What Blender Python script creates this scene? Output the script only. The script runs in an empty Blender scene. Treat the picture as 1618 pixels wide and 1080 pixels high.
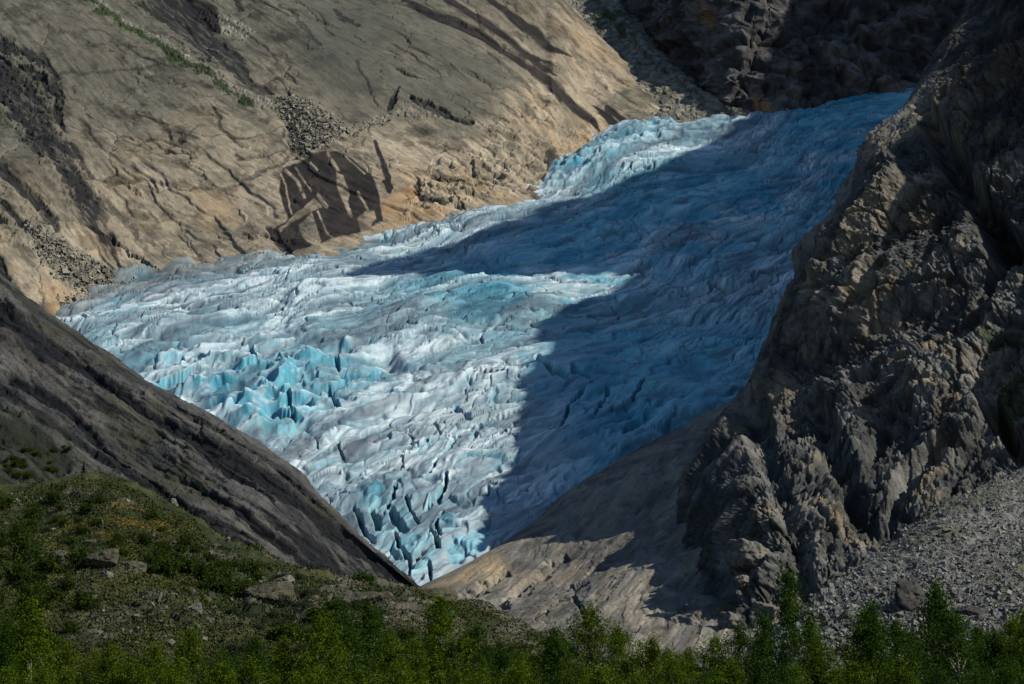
import bpy, math, random
import numpy as np
from concurrent.futures import ThreadPoolExecutor

Q = 1.0            # mesh density of the terrain
F32 = np.float32
C = bpy.context.scene.collection
POOL = ThreadPoolExecutor(4)
random.seed(4)

# ------------------------------------------------------------------ camera model
FPX, PITCH = 3504.0, math.radians(8.0)
CP, SP = math.cos(PITCH), math.sin(PITCH)

def P3(px, py, Y):
    """A point seen at (px, py) of the 1618 x 1080 photograph, Y metres ahead."""
    u = (540.0 - np.asarray(py, dtype=np.float64)) / FPX
    w = (np.asarray(px, dtype=np.float64) - 809.0) / FPX
    s = np.asarray(Y, dtype=np.float64) / (CP - u * SP)
    return np.stack([w * s, (CP - u * SP) * s, (SP + u * CP) * s], -1)

def pix(P):
    fwd = P[..., 1] * CP + P[..., 2] * SP
    up = -P[..., 1] * SP + P[..., 2] * CP
    return (809 + FPX * P[..., 0] / fwd).astype(F32), (540 - FPX * up / fwd).astype(F32)

# ------------------------------------------------------------------ noise
_r = np.random.RandomState(11)
_p = _r.permutation(256).astype(np.int32)
PT = np.concatenate([_p, _p, _p])
_g = _r.normal(size=(256, 3)); _g /= np.linalg.norm(_g, axis=1)[:, None]
GX, GY, GZ = [np.ascontiguousarray(_g[:, i]).astype(F32) for i in range(3)]
JX, JY, JZ = [_r.rand(256).astype(F32) for i in range(3)]

def par(fn, *arr):
    """Evaluate fn over flat chunks of the arrays, on four threads."""
    shape = arr[0].shape
    fl = [np.ascontiguousarray(np.broadcast_to(a, shape), dtype=F32).ravel() for a in arr]
    n = fl[0].size; st = 40000
    res = list(POOL.map(lambda i: fn(*[a[i:i + st] for a in fl]), range(0, n, st)))
    if isinstance(res[0], tuple):
        return tuple(np.concatenate([r[k] for r in res]).reshape(shape) for k in range(len(res[0])))
    return np.concatenate(res).reshape(shape)

def _perlin(x, y, z):
    xf, yf, zf = np.floor(x), np.floor(y), np.floor(z)
    ix, iy, iz = [a.astype(np.int32) & 255 for a in (xf, yf, zf)]
    x, y, z = x - xf, y - yf, z - zf
    u, v, w = [t * t * t * (t * (t * 6 - 15) + 10) for t in (x, y, z)]
    A, B = PT[ix] + iy, PT[ix + 1] + iy
    AA, AB, BA, BB = PT[A] + iz, PT[A + 1] + iz, PT[B] + iz, PT[B + 1] + iz
    def g(i, a, b, c):
        h = PT[i]
        return GX[h] * a + GY[h] * b + GZ[h] * c
    x1, y1, z1 = x - 1, y - 1, z - 1
    a = g(AA, x, y, z); a += u * (g(BA, x1, y, z) - a)
    b = g(AB, x, y1, z); b += u * (g(BB, x1, y1, z) - b)
    a += v * (b - a)
    c = g(AA + 1, x, y, z1); c += u * (g(BA + 1, x1, y, z1) - c)
    d = g(AB + 1, x, y1, z1); d += u * (g(BB + 1, x1, y1, z1) - d)
    c += v * (d - c)
    return a + w * (c - a)

def fbm(x, y, z, octv=4, gain=0.5):
    def f(x, y, z):
        o = np.zeros_like(x); a = 1.0; fr = 1.0
        for k in range(octv):
            o += a * _perlin(x * fr + 17.3 * k, y * fr + 5.1 * k, z * fr - 9.7 * k); a *= gain; fr *= 2.03
        return o * 1.4
    return par(f, x, y, z)                       # about -1 .. 1

def ridged(x, y, z, octv=4, gain=0.5):
    def f(x, y, z):
        o = np.zeros_like(x); a = 1.0; fr = 1.0; t = 0
        for k in range(octv):
            n = 1 - np.abs(_perlin(x * fr + 7.3 * k, y * fr + 15.1 * k, z * fr - 3.7 * k)) * 2
            o += a * n; t += a; a *= gain; fr *= 2.03
        return o / t
    return par(f, x, y, z)                       # about 0 .. 1, crests at 1

def worley(x, y, z, seed=0, flat=False):
    """F1, F2-F1, a cell's random tilt plane, a cell's random value."""
    def f(x, y, z):
        xf, yf, zf = np.floor(x), np.floor(y), np.floor(z)
        ix, iy, iz = [a.astype(np.int32) for a in (xf, yf, zf)]
        x, y, z = x - xf, y - yf, z - zf
        f1 = np.full_like(x, 9.0); f2 = np.full_like(x, 9.0)
        fc = np.zeros_like(x); hv = np.zeros_like(x)
        for i in (-1, 0, 1):
            for j in (-1, 0, 1):
                for k in ((0,) if flat else (-1, 0, 1)):
                    h = PT[PT[PT[(ix + i + seed) & 255] + ((iy + j) & 255)] + ((iz + k) & 255)]
                    dx = x - i - JX[h]; dy = y - j - JY[h]
                    dz = 0 if flat else z - k - JZ[h]
                    d = dx * dx + dy * dy + dz * dz
                    m = d < f1
                    f2 = np.where(m, f1, np.minimum(f2, d))
                    f1 = np.where(m, d, f1)
                    h2 = PT[h + 1]
                    fc = np.where(m, GX[h2] * dx + GY[h2] * dy + (0 if flat else GZ[h2] * dz), fc)
                    hv = np.where(m, JX[h2], hv)
        f1, f2 = np.sqrt(f1), np.sqrt(f2)
        return f1, f2 - f1, fc, hv
    return par(f, x, y, z)

def sst(a, b, x):
    t = np.clip((x - a) / (b - a), 0, 1)
    return t * t * (3 - 2 * t)

def mix(a, b, t):
    t = np.asarray(t)[..., None]
    return np.asarray(a, F32) * (1 - t) + np.asarray(b, F32) * t

# ------------------------------------------------------------------ shapes drawn on a surface
def polydist(px, py, pts, closed):
    """Distance to a polyline, the parameter along it, and inside (closed ones)."""
    pts = np.asarray(pts, F32); n = len(pts)
    best = np.full(px.shape, 1e9, F32); tt = np.zeros(px.shape, F32)
    ins = np.zeros(px.shape, bool)
    for i in range(n if closed else n - 1):
        a, b = pts[i], pts[(i + 1) % n]
        dx, dy = b - a
        t = np.clip(((px - a[0]) * dx + (py - a[1]) * dy) / (dx * dx + dy * dy + 1e-9), 0, 1)
        d = np.hypot(px - a[0] - t * dx, py - a[1] - t * dy)
        m = d < best
        best = np.where(m, d, best); tt = np.where(m, i + t, tt)
        if closed:
            c = (a[1] > py) != (b[1] > py)
            ins ^= c & (px < (b[0] - a[0]) * (py - a[1]) / (b[1] - a[1] + 1e-12) + a[0])
    return best, tt, ins

def area(px, py, pts, soft):
    """1 inside the outline, fading over soft pixels."""
    pts = np.asarray(pts, F32); out = np.zeros(px.shape, F32)
    lo, hi = pts.min(0) - soft, pts.max(0) + soft
    m = (px > lo[0]) & (px < hi[0]) & (py > lo[1]) & (py < hi[1])
    if m.any():
        d, _, ins = polydist(px[m], py[m], pts, True)
        out[m] = sst(-soft, soft, np.where(ins, d, -d))
    return out

def line(px, py, pts, w):
    """1 on the line, falling to 0 at w pixels; w may be one number per point."""
    pts = np.asarray(pts, F32); w = np.broadcast_to(np.asarray(w, F32), (len(pts),))
    out = np.zeros(px.shape, F32); wm = w.max()
    lo, hi = pts.min(0) - wm, pts.max(0) + wm
    m = (px > lo[0]) & (px < hi[0]) & (py > lo[1]) & (py < hi[1])
    if m.any():
        d, t, _ = polydist(px[m], py[m], pts, False)
        ww = np.interp(t, np.arange(len(pts)), w)
        out[m] = np.clip(1 - d / ww, 0, 1)
    return out

# ------------------------------------------------------------------ grids
def catmull(a, t):
    """a: control values along axis 0, t: parameters 0..len-1."""
    n = len(a); i = np.clip(np.floor(t).astype(int), 0, n - 2); f = t - i
    ap = np.concatenate([2 * a[:1] - a[1:2], a, 2 * a[-1:] - a[-2:-1]])
    p0, p1, p2, p3 = ap[i], ap[i + 1], ap[i + 2], ap[i + 3]
    f = f.reshape((-1,) + (1,) * (a.ndim - 1))
    return 0.5 * (2 * p1 + (p2 - p0) * f + (2 * p0 - 5 * p1 + 4 * p2 - p3) * f ** 2 + (3 * p1 - p0 - 3 * p2 + p3) * f ** 3)

def even(rows, n):
    """Parameters spread so that steps are even in the picture-sized control net."""
    d = np.sqrt((np.diff(rows, axis=0) ** 2).sum(-1)).mean(1) if rows.ndim == 3 else np.diff(rows)
    c = np.concatenate([[0], np.cumsum(d)])
    return np.interp(np.linspace(0, c[-1], n), c, np.arange(len(c)))

def patch(lat, nu, nv, world=False):
    """lat[row][col] = (px, py, Y): smooth surface of nv x nu points."""
    lat = np.asarray(lat, np.float64)
    W = lat if world else P3(lat[..., 0], lat[..., 1], lat[..., 2])
    tv = even(lat[..., :2], int(nv * Q)); tu = even(lat[..., :2].transpose(1, 0, 2), int(nu * Q))
    A = catmull(W, tv)
    return catmull(A.transpose(1, 0, 2), tu).transpose(1, 0, 2)

def normals(P, flip=False):
    n = np.cross(np.gradient(P, axis=1), np.gradient(P, axis=0))
    n /= np.linalg.norm(n, axis=-1)[..., None] + 1e-12
    if (n[..., 2].mean() < 0): n = -n
    return n

def smooth(a, n):
    for _ in range(n):
        a = np.concatenate([a[:1], a, a[-1:]]); a = (a[:-2] + 2 * a[1:-1] + a[2:]) / 4
        a = np.concatenate([a[:, :1], a, a[:, -1:]], 1); a = (a[:, :-2] + 2 * a[:, 1:-1] + a[:, 2:]) / 4
    return a

def link(name, me, mat, parent=None):
    o = bpy.data.objects.new(name, me); C.objects.link(o)
    if mat: me.materials.append(mat)
    if parent: o.parent = parent
    return o

def raw_mesh(name, V, faces, col=None, smooth_=True):
    """faces: int array (n, 3 or 4)."""
    me = bpy.data.meshes.new(name)
    V = np.ascontiguousarray(V.reshape(-1, 3), dtype=F32); k = faces.shape[1]; n = len(faces)
    me.vertices.add(len(V)); me.vertices.foreach_set('co', V.ravel())
    me.loops.add(n * k); me.loops.foreach_set('vertex_index', faces.astype(np.int32).ravel())
    me.polygons.add(n)
    me.polygons.foreach_set('loop_start', np.arange(0, n * k, k, dtype=np.int32))
    me.polygons.foreach_set('loop_total', np.full(n, k, np.int32))
    me.polygons.foreach_set('use_smooth', np.full(n, smooth_, bool))
    me.update(calc_edges=True)
    if col is not None:
        c = np.ones((len(V), 4), F32); c[:, :3] = np.clip(col.reshape(-1, 3), 0.002, 0.95)
        at = me.color_attributes.new('Col', 'FLOAT_COLOR', 'POINT'); at.data.foreach_set('color', c.ravel())
    return me

def grid_mesh(name, P, col, mat):
    h, w = P.shape[:2]
    i = np.arange(h * w).reshape(h, w)
    f = np.stack([i[:-1, :-1], i[:-1, 1:], i[1:, 1:], i[1:, :-1]], -1).reshape(-1, 4)
    a, b, c = P[h // 2, w // 2], P[h // 2, w // 2 + 1], P[h // 2 + 1, w // 2]
    if np.cross(b - a, c - a)[2] < 0: f = f[:, ::-1]
    return link(name, raw_mesh(name, P, f, col), mat)

def tag(o, label, cat=None, group=None, kind=None):
    o['label'] = label
    if cat: o['category'] = cat
    if group: o['group'] = group
    if kind: o['kind'] = kind
    return o

# ------------------------------------------------------------------ materials
def material(name, rough=0.9, bump=(), vary=(), attr=True, color=(0.2, 0.2, 0.2), spec=0.2, stretch=None):
    """Vertex colour (the rock's own patches and some painted shade), varied by noise, with fine relief.
    bump: (feature size m, height m) ...; vary: (feature size m, amount) ..."""
    m = bpy.data.materials.new(name); m.use_nodes = True
    N, L = m.node_tree.nodes, m.node_tree.links
    b = N['Principled BSDF']; b.inputs['Roughness'].default_value = rough
    b.inputs['Specular IOR Level'].default_value = spec
    tc = N.new('ShaderNodeTexCoord'); co = tc.outputs['Object']
    if stretch:
        mp = N.new('ShaderNodeMapping'); mp.inputs['Rotation'].default_value = stretch[0]; mp.inputs['Scale'].default_value = stretch[1]
        L.new(co, mp.inputs[0]); co = mp.outputs[0]
    if attr:
        a = N.new('ShaderNodeAttribute'); a.attribute_name = 'Col'; src = a.outputs['Color']
    else:
        a = N.new('ShaderNodeRGB'); a.outputs[0].default_value = (*color, 1); src = a.outputs[0]
    for size, amt in vary:
        n = N.new('ShaderNodeTexNoise'); n.inputs['Scale'].default_value = 1 / size; n.inputs['Detail'].default_value = 5
        n.inputs['Roughness'].default_value = 0.65
        L.new(co, n.inputs['Vector'])
        r = N.new('ShaderNodeMapRange'); r.inputs[1].default_value = 0.25; r.inputs[2].default_value = 0.75
        r.inputs[3].default_value = 1 - amt; r.inputs[4].default_value = 1 + amt
        L.new(n.outputs[0], r.inputs[0])
        x = N.new('ShaderNodeVectorMath'); x.operation = 'SCALE'
        L.new(src, x.inputs[0]); L.new(r.outputs[0], x.inputs['Scale']); src = x.outputs[0]
    L.new(src, b.inputs['Base Color'])
    prev = None
    for size, hgt in bump:
        n = N.new('ShaderNodeTexNoise'); n.inputs['Scale'].default_value = 1 / size; n.inputs['Detail'].default_value = 6
        n.inputs['Roughness'].default_value = 0.62
        L.new(co, n.inputs['Vector'])
        bm = N.new('ShaderNodeBump'); bm.inputs['Distance'].default_value = hgt; bm.inputs['Strength'].default_value = 1
        L.new(n.outputs[0], bm.inputs['Height'])
        if prev: L.new(prev, bm.inputs['Normal'])
        prev = bm.outputs[0]
    if prev: L.new(prev, b.inputs['Normal'])
    return m

M_wall = material('wall_rock', 0.85, bump=((9, 1.1), (2.2, 0.35)), vary=((4.0, 0.14), (14, 0.2)))
M_cliff = material('cliff_rock', 0.9, bump=((4, 1.5), (1.1, 0.6)), vary=((2.0, 0.25), (9, 0.2)))
M_slab = material('slab_rock', 0.85, bump=((5, 0.45), (1.5, 0.22)), vary=((2.5, 0.2), (12, 0.15)))
M_ice = material('ice', 0.5, bump=((5, 0.45),), vary=((4.0, 0.08), (15, 0.08)), spec=0.3)
M_scree = material('scree', 0.95, bump=((1.5, 0.7),), vary=((1.2, 0.35),))
M_hill = material('hill_soil', 0.95, bump=((1.5, 0.5),), vary=((1.0, 0.3), (6, 0.25)))

# ------------------------------------------------------------------ sun
SAZ = np.array([1, -0.4]) / math.hypot(1, 0.4); SEL = math.radians(40)
SUN = np.array([SAZ[0] * math.cos(SEL), SAZ[1] * math.cos(SEL), math.sin(SEL)])

# ------------------------------------------------------------------ glacier
_ge = np.array([1000, 925, 850, 750, 650, 550, 450, 350, 300, 250, 200, 150, 100.])
_gY = np.array([1060, 1150, 1250, 1400, 1570, 1780, 2050, 2350, 2530, 2720, 2950, 3250, 3600.])
_gc = np.polyfit(_ge / 1000, np.log(_gY), 4)
_gt = np.linspace(1000, 60, 400); _gyt = np.exp(np.polyval(_gc, _gt / 1000))
def gY(px, py):
    e = np.asarray(py, float) + 0.12 * (np.asarray(px, float) - 809)
    return np.exp(np.polyval(_gc, e / 1000))

def tps(pts, val):
    p = np.asarray(pts, float) / 500; v = np.asarray(val, float); n = len(p)
    def U(d2): return d2 * np.log(d2 + 1e-12)
    K = U(((p[:, None] - p[None]) ** 2).sum(-1)) + 1e-3 * np.eye(n)
    T = np.concatenate([np.ones((n, 1)), p], 1)
    A = np.block([[K, T], [T.T, np.zeros((3, 3))]])
    w = np.linalg.solve(A, np.concatenate([v, np.zeros(3)]))
    def f(x, y):
        x = np.asarray(x, F32) / 500; y = np.asarray(y, F32) / 500
        def g(x, y):
            o = (w[n] + w[n + 1] * x + w[n + 2] * y).astype(F32)
            for i in range(n):
                o += F32(w[i]) * U((x - F32(p[i, 0])) ** 2 + (y - F32(p[i, 1])) ** 2)
            return o
        return par(g, x, y)
    return f

FLOW = {0.0: [(60, 500), (110, 485), (230, 437), (450, 403), (640, 363), (860, 293), (980, 213), (1060, 192), (1170, 182), (1440, 100)],
        0.25: [(120, 600), (200, 565), (330, 520), (500, 455), (800, 378), (1060, 280), (1250, 205), (1450, 150)],
        0.45: [(220, 680), (320, 635), (400, 595), (520, 540), (700, 488), (1000, 420), (1250, 300), (1430, 200)],
        0.65: [(400, 800), (490, 745), (650, 662), (850, 568), (1150, 430), (1380, 270)],
        0.82: [(560, 940), (620, 850), (750, 742), (950, 640), (1170, 545), (1380, 350)],
        1.0: [(640, 980), (668, 930), (740, 893), (850, 825), (1000, 715), (1125, 650), (1250, 560), (1450, 400)]}
psi_f = tps([p for k in FLOW for p in FLOW[k]], [k for k in FLOW for p in FLOW[k]])

def build_glacier():
    nu, nv = int(1350 * Q), int(900 * Q)
    pxs = np.linspace(40, 1520, nu); es = np.linspace(985, 118, nv)
    # rows: even in the picture
    e, px = np.meshgrid(es, pxs, indexing='ij')
    py = e - 0.12 * (px - 809)
    Y = np.exp(np.polyval(_gc, e / 1000))
    P = P3(px, py, Y)
    x, y, z = [P[..., i].astype(F32) for i in range(3)]
    px = px.astype(F32); py = py.astype(F32)
    psi = psi_f(px, py)
    wx = fbm(x / 90, y / 90, z * 0 + 3, 3) * 18; wy = fbm(x / 90, y / 90, z * 0 + 30, 3) * 18
    X, Yw = x + wx, y + wy
    # swells and flow-wise ribs
    h = 9 * fbm(x / 160, y / 160, z * 0, 3)
    rib = ridged(psi * 15 + wx * 0.02, X / 95, Yw / 95, 4, 0.55)
    rib2 = ridged(psi * 46 + wx * 0.05, X / 40, Yw / 40, 3, 0.55)
    lens = ridged(psi * 9 + wx * 0.03, X / 110, Yw / 75, 2, 0.4)
    left_ = sst(760, 420, px) 
    h += -7.5 * (rib - 0.6) - 2.0 * (rib2 - 0.6) - (4 + 9 * left_) * (lens - 0.6)
    low = 1 - sst(700, 900, py) * 0.5
    h *= low
    # transverse crevassing
    _, e1, fc1, hv1 = worley(X / 34, Yw / 26, x * 0, 3, True)
    h += (1.6 * (hv1 - 0.5) + 6 * fc1 * 0.5) * 0.75
    h += 0.6 * fbm(X / 14, Yw / 14, x * 0 + 8, 3, 0.5)
    # close-set crevasses: plates split along and across the flow
    al = Yw * 0.86 + X * 0.45
    _, ea, fa, ha = worley((psi * 640 + 10 * wx * 0.2) / 22, al / 95, x * 0, 17, True)
    _, eb, fb, hb = worley((psi * 640 + 6 * fa) / 9, al / 40 + fa, x * 0, 117, True)
    pl = 0.75 + 0.5 * sst(-0.2, 0.3, fbm(x / 150, y / 150, z * 0 + 21, 2))
    h += pl * (3.0 * fa + 1.4 * fb + 0.8 * (ha - .5) - 2.6 * (1 - sst(0, 0.10, ea)) - 1.1 * (1 - sst(0, 0.13, eb)))
    # icefalls: broken blocks
    S = np.maximum.reduce([
        area(px, py, [(400, 560), (470, 540), (545, 545), (600, 560), (620, 590), (560, 625), (500, 660), (440, 690), (390, 680), (330, 640), (290, 610), (340, 585)], 22),
        area(px, py, [(862, 292), (872, 258), (930, 228), (985, 195), (1060, 182), (1075, 200), (1010, 230), (960, 262), (900, 285)], 9) * 0.9,
        area(px, py, [(545, 800), (600, 745), (640, 750), (720, 720), (760, 740), (780, 800), (760, 870), (690, 925), (640, 925), (600, 870)], 25) * 0.12,
        area(px, py, [(860, 560), (980, 560), (1130, 600), (1120, 650), (1000, 715), (880, 770), (850, 700)], 40) * 0.35,
        area(px, py, [(200, 560), (330, 505), (460, 520), (480, 560), (420, 620), (320, 650), (230, 610)], 30) * 0.45,
        area(px, py, [(560, 560), (700, 560), (720, 620), (600, 640), (520, 680)], 30) * 0.3,
        area(px, py, [(1060, 190), (1180, 175), (1180, 200), (1080, 225)], 15) * 0.5])
    sc = 1.0
    f1, e2, fc2, hv2 = worley(X / 27, Yw / 33, x * 0, 40, True)
    _, e3, fc3, hv3 = worley(X / 12 + fc2, Yw / 14, x * 0, 90, True)
    up_ = area(px, py, [(850, 300), (850, 250), (930, 215), (1000, 170), (1200, 165), (1200, 215), (1000, 245)], 10)
    rgA = ridged(X / 52 + 0.35 * fc2, Yw / 44, x * 0 + 4, 3, 0.45); rgB = ridged(X / 20 + 0.3 * fc3, Yw / 17, x * 0 + 14, 3, 0.5)
    fin = 24 * (rgA - 0.62) + 7 * (rgB - 0.6) + 9 * fc2 + 3 * fc3
    fin2 = 15 * (rgB - 0.55) + 9 * (rgA - 0.6) + 6 * fc2 + 5 * fc3
    blk = 11 * (hv2 - 0.55) + 12 * fc2 - 9 * (1 - sst(0.0, 0.3, e2)) + 4 * (hv3 - 0.5) + 4 * fc3
    blk = fin2 * up_ + fin * (1 - up_)
    h = h * (1 - 0.4 * S) + S * (blk + 4)
    # the step below the blue icefall and the cyan face by the snout
    step = area(px, py, [(455, 590), (520, 553), (620, 545), (640, 575), (560, 620), (470, 680), (420, 690), (410, 640)], 12)
    h -= 9 * step
    face = area(px, py, [(700, 858), (740, 832), (772, 815), (782, 822), (765, 862), (715, 885)], 5)
    h -= 4 * face
    blue = 0.9 * face
    # single crevasses near the snout
    cre = np.zeros_like(px); py_lo = lambda p: min(q[1] for q in p)
    wob = fbm(x / 12, y / 12, x * 0, 2) * 3
    for pts, w in (([(628, 758), (622, 775), (612, 790)], 6), ([(640, 778), (648, 795), (662, 815)], 5),
                   ([(618, 800), (628, 815), (640, 826)], 15), ([(585, 800), (596, 812), (598, 824)], 12),
                   ([(705, 748), (702, 765), (690, 778), (682, 780), (674, 794)], 6), ([(698, 772), (694, 782)], 6),
                   ([(700, 800), (690, 822), (697, 845)], 6), ([(680, 832), (690, 845), (692, 865)], 9),
                   ([(624, 835), (632, 858), (648, 878), (648, 900), (642, 918)], 6), ([(660, 870), (655, 888)], 6),
                   ([(724, 688), (712, 702), (690, 728), (680, 742)], 5), ([(772, 760), (770, 768)], 8),
                   ([(700, 690), (726, 688)], 4), ([(745, 690), (752, 686)], 7), ([(678, 890), (680, 905)], 6),
                   ([(560, 800), (580, 835), (590, 850)], 8), ([(850, 570), (870, 590), (895, 600)], 8),
                   ([(905, 590), (930, 600)], 6), ([(720, 640), (740, 655)], 8), ([(395, 545), (408, 575)], 6),
                   ([(440, 560), (452, 582)], 5), ([(455, 620), (462, 650)], 6), ([(528, 555), (536, 572)], 5),
                   ([(250, 560), (275, 540), (300, 525)], 5), ([(520, 610), (535, 640)], 6), ([(880, 690), (900, 640), (935, 610)], 5),
                   ([(1000, 640), (1020, 600)], 5), ([(940, 660), (960, 620)], 5), ([(985, 690), (1010, 670), (1050, 660)], 4)):
        cre = np.maximum(cre, line(px + wob, py + wob, pts, w * (0.68 if py_lo(pts) > 680 else 0.9)))
    h = np.where(S > 0.03, smooth(h, 2), h)
    tint = np.zeros_like(px)
    for pg in ([(560, 780), (600, 750), (640, 780), (650, 830), (600, 840)], [(600, 840), (660, 830), (700, 860), (690, 920), (650, 930), (620, 890)], [(690, 800), (720, 800), (720, 860), (690, 860)], [(820, 560), (900, 560), (900, 620), (850, 650)]):
        tint = np.maximum(tint, area(px + 4 * wob, py + 4 * wob, pg, 14))
    h -= 8 * sst(0.1, 0.85, cre)
    # ice sags to its bed at the edges of the snout
    edge = polydist(px, py, [(665, 925), (760, 877), (840, 830), (900, 775), (1000, 715), (1125, 650)], False)[0]
    h -= 5 * (1 - sst(0, 12, edge))
    h -= 14 * area(px, py, [(668, 932), (762, 884), (842, 835), (902, 780), (1003, 720), (1128, 655), (1300, 560), (1500, 500), (1500, 1000), (700, 1000)], 3)
    P[..., 2] += h
    N = normals(P)
    nz = N[..., 2].astype(F32); ny = N[..., 1].astype(F32)
    curv = h - smooth(h, 12)
    # colour: old grey ice with dirt in flow bands, clean blue ice where freshly broken, shaded parts painted bluer
    band = fbm(psi * 17, X / 170, Yw / 170, 4, 0.6)
    fine = fbm(psi * 60, X / 40, Yw / 40, 4, 0.6)
    vein = ridged(psi * 40 + wx * 0.06, X / 60, Yw / 60, 4, 0.6); vein2 = ridged(psi * 95 + wx * 0.1, X / 28, Yw / 28, 3, 0.6)
    dirt = np.maximum(sst(-0.2, 0.7, band * 0.8 + fine * 0.75 - curv * 0.16), sst(0.74, 0.95, vein + 0.1 * fine) * 0.75)
    dirt = np.maximum(dirt, sst(0.78, 0.97, vein2 + 0.1 * band) * 0.5)
    dirt = np.maximum(dirt, np.maximum(0.8 * (1 - sst(0.0, 0.11, ea)), 0.6 * (1 - sst(0.0, 0.12, eb))) * sst(-0.5, 0.3, fine + band + 0.3))
    dirt = np.maximum(dirt, sst(0.84, 0.98, rib + 0.06 * fine) * 0.9); dirt = np.maximum(dirt, sst(0.88, 0.99, lens + 0.04 * fine) * 0.9 * left_)
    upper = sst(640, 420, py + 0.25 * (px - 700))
    white = mix((0.25, 0.36, 0.40), (0.64, 0.75, 0.77), sst(-0.4, 0.7, fine - band + curv * 0.2))
    ice = mix(white, (0.085, 0.125, 0.155), dirt * 0.8)
    lb = fbm(psi * 30 + wx * .02, al / 420, x * 0 + 6, 4, 0.65)
    ice = mix(ice, (0.085, 0.115, 0.14), sst(0.02, 0.5, lb) * (0.45 + 0.4 * sst(-.3, .4, fine)))
    purple = sst(0.0, 0.5, fbm(x / 120, y / 120, z * 0 + 77, 3)) * sst(560, 700, py)
    ice = mix(ice, (0.23, 0.285, 0.315), purple * 0.7)
    mg = 1 - sst(2, 26, polydist(px, py, [(60, 505), (110, 478), (160, 452), (230, 434), (340, 415), (450, 399), (640, 360)], False)[0] + 9 * band)
    ice = mix(ice, (0.12, 0.115, 0.10), mg * 0.7 * sst(700, 250, px))
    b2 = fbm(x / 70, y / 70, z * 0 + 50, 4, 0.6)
    sunband = sst(0.13, 0.04, np.abs(psi - 0.46)) * sst(0.2, -0.3, b2)  # sunlit band, kept whiter in the ice colour
    shadeup = (1 - 0.8 * sunband) * (0.75 + 0.35 * sst(-0.3, 0.4, b2)) * upper * sst(15, 105, polydist(px, py, FLOW[0.0][:9], False)[0] + 12 * band)  # shade on the upper ice painted as bluer colour, sunlit strips left out
    blue = np.clip(np.maximum.reduce([blue, shadeup * (0.22 + 0.78 * sst(520, 800, px + 0.4 * (400 - py))), sst(0.3, 0.9, S) * sst(0.86, 0.6, nz) * 1.0,
                    sst(0.80, 0.5, nz) * sst(0.1, .35, S), 0.95 * sst(0.0, 0.5, cre) * sst(0.93, 0.75, nz), sst(0.25, 0.7, S) * 0.35, tint * sst(-0.1, 0.5, fb + fa + 0.2) * 0.8, 0.5 * (1 - sst(0, .2, ea)) * sst(0, .4, b2 + .1)]), 0, 1)
    right = sst(820, 980, px - 0.25 * (py - 700)) * sst(420, 560, py)  # shaded right side of the ice, also painted bluer
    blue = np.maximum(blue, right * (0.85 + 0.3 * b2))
    shadeb = np.clip(upper * 0.8 * sst(560, 800, px) + right, 0, 1)[..., None]  # extra blue for the painted shade
    ice = mix(ice, mix((0.27, 0.56, 0.64), (0.06, 0.35, 0.47), sst(-0.4, 0.6, b2 + fine * 0.6 + S * 1.0 + upper * 0.15)) * (1 - 0.5 * dirt[..., None]) * (1 - shadeb * np.array((0.68, 0.17, 0.10), F32)), blue * 0.88)
    deep = sst(0.4, 1.0, cre)
    ice = mix(ice, (0.05, 0.33, 0.47), deep * 0.8)
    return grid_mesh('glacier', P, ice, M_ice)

# ------------------------------------------------------------------ left mountain wall
MARG = np.array([(-400, 620), (-250, 560), (-60, 525), (60, 505), (110, 478), (160, 452), (230, 434), (340, 415), (450, 399), (540, 380), (640, 360), (740, 335), (800, 316), (860, 288),
                 (875, 258), (925, 225), (980, 203), (1060, 186), (1120, 182), (1180, 178), (1300, 160)], float)
EDGE = [(780, -60), (850, 0), (930, 75), (1000, 135), (1062, 186), (1100, 215)]

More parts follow.
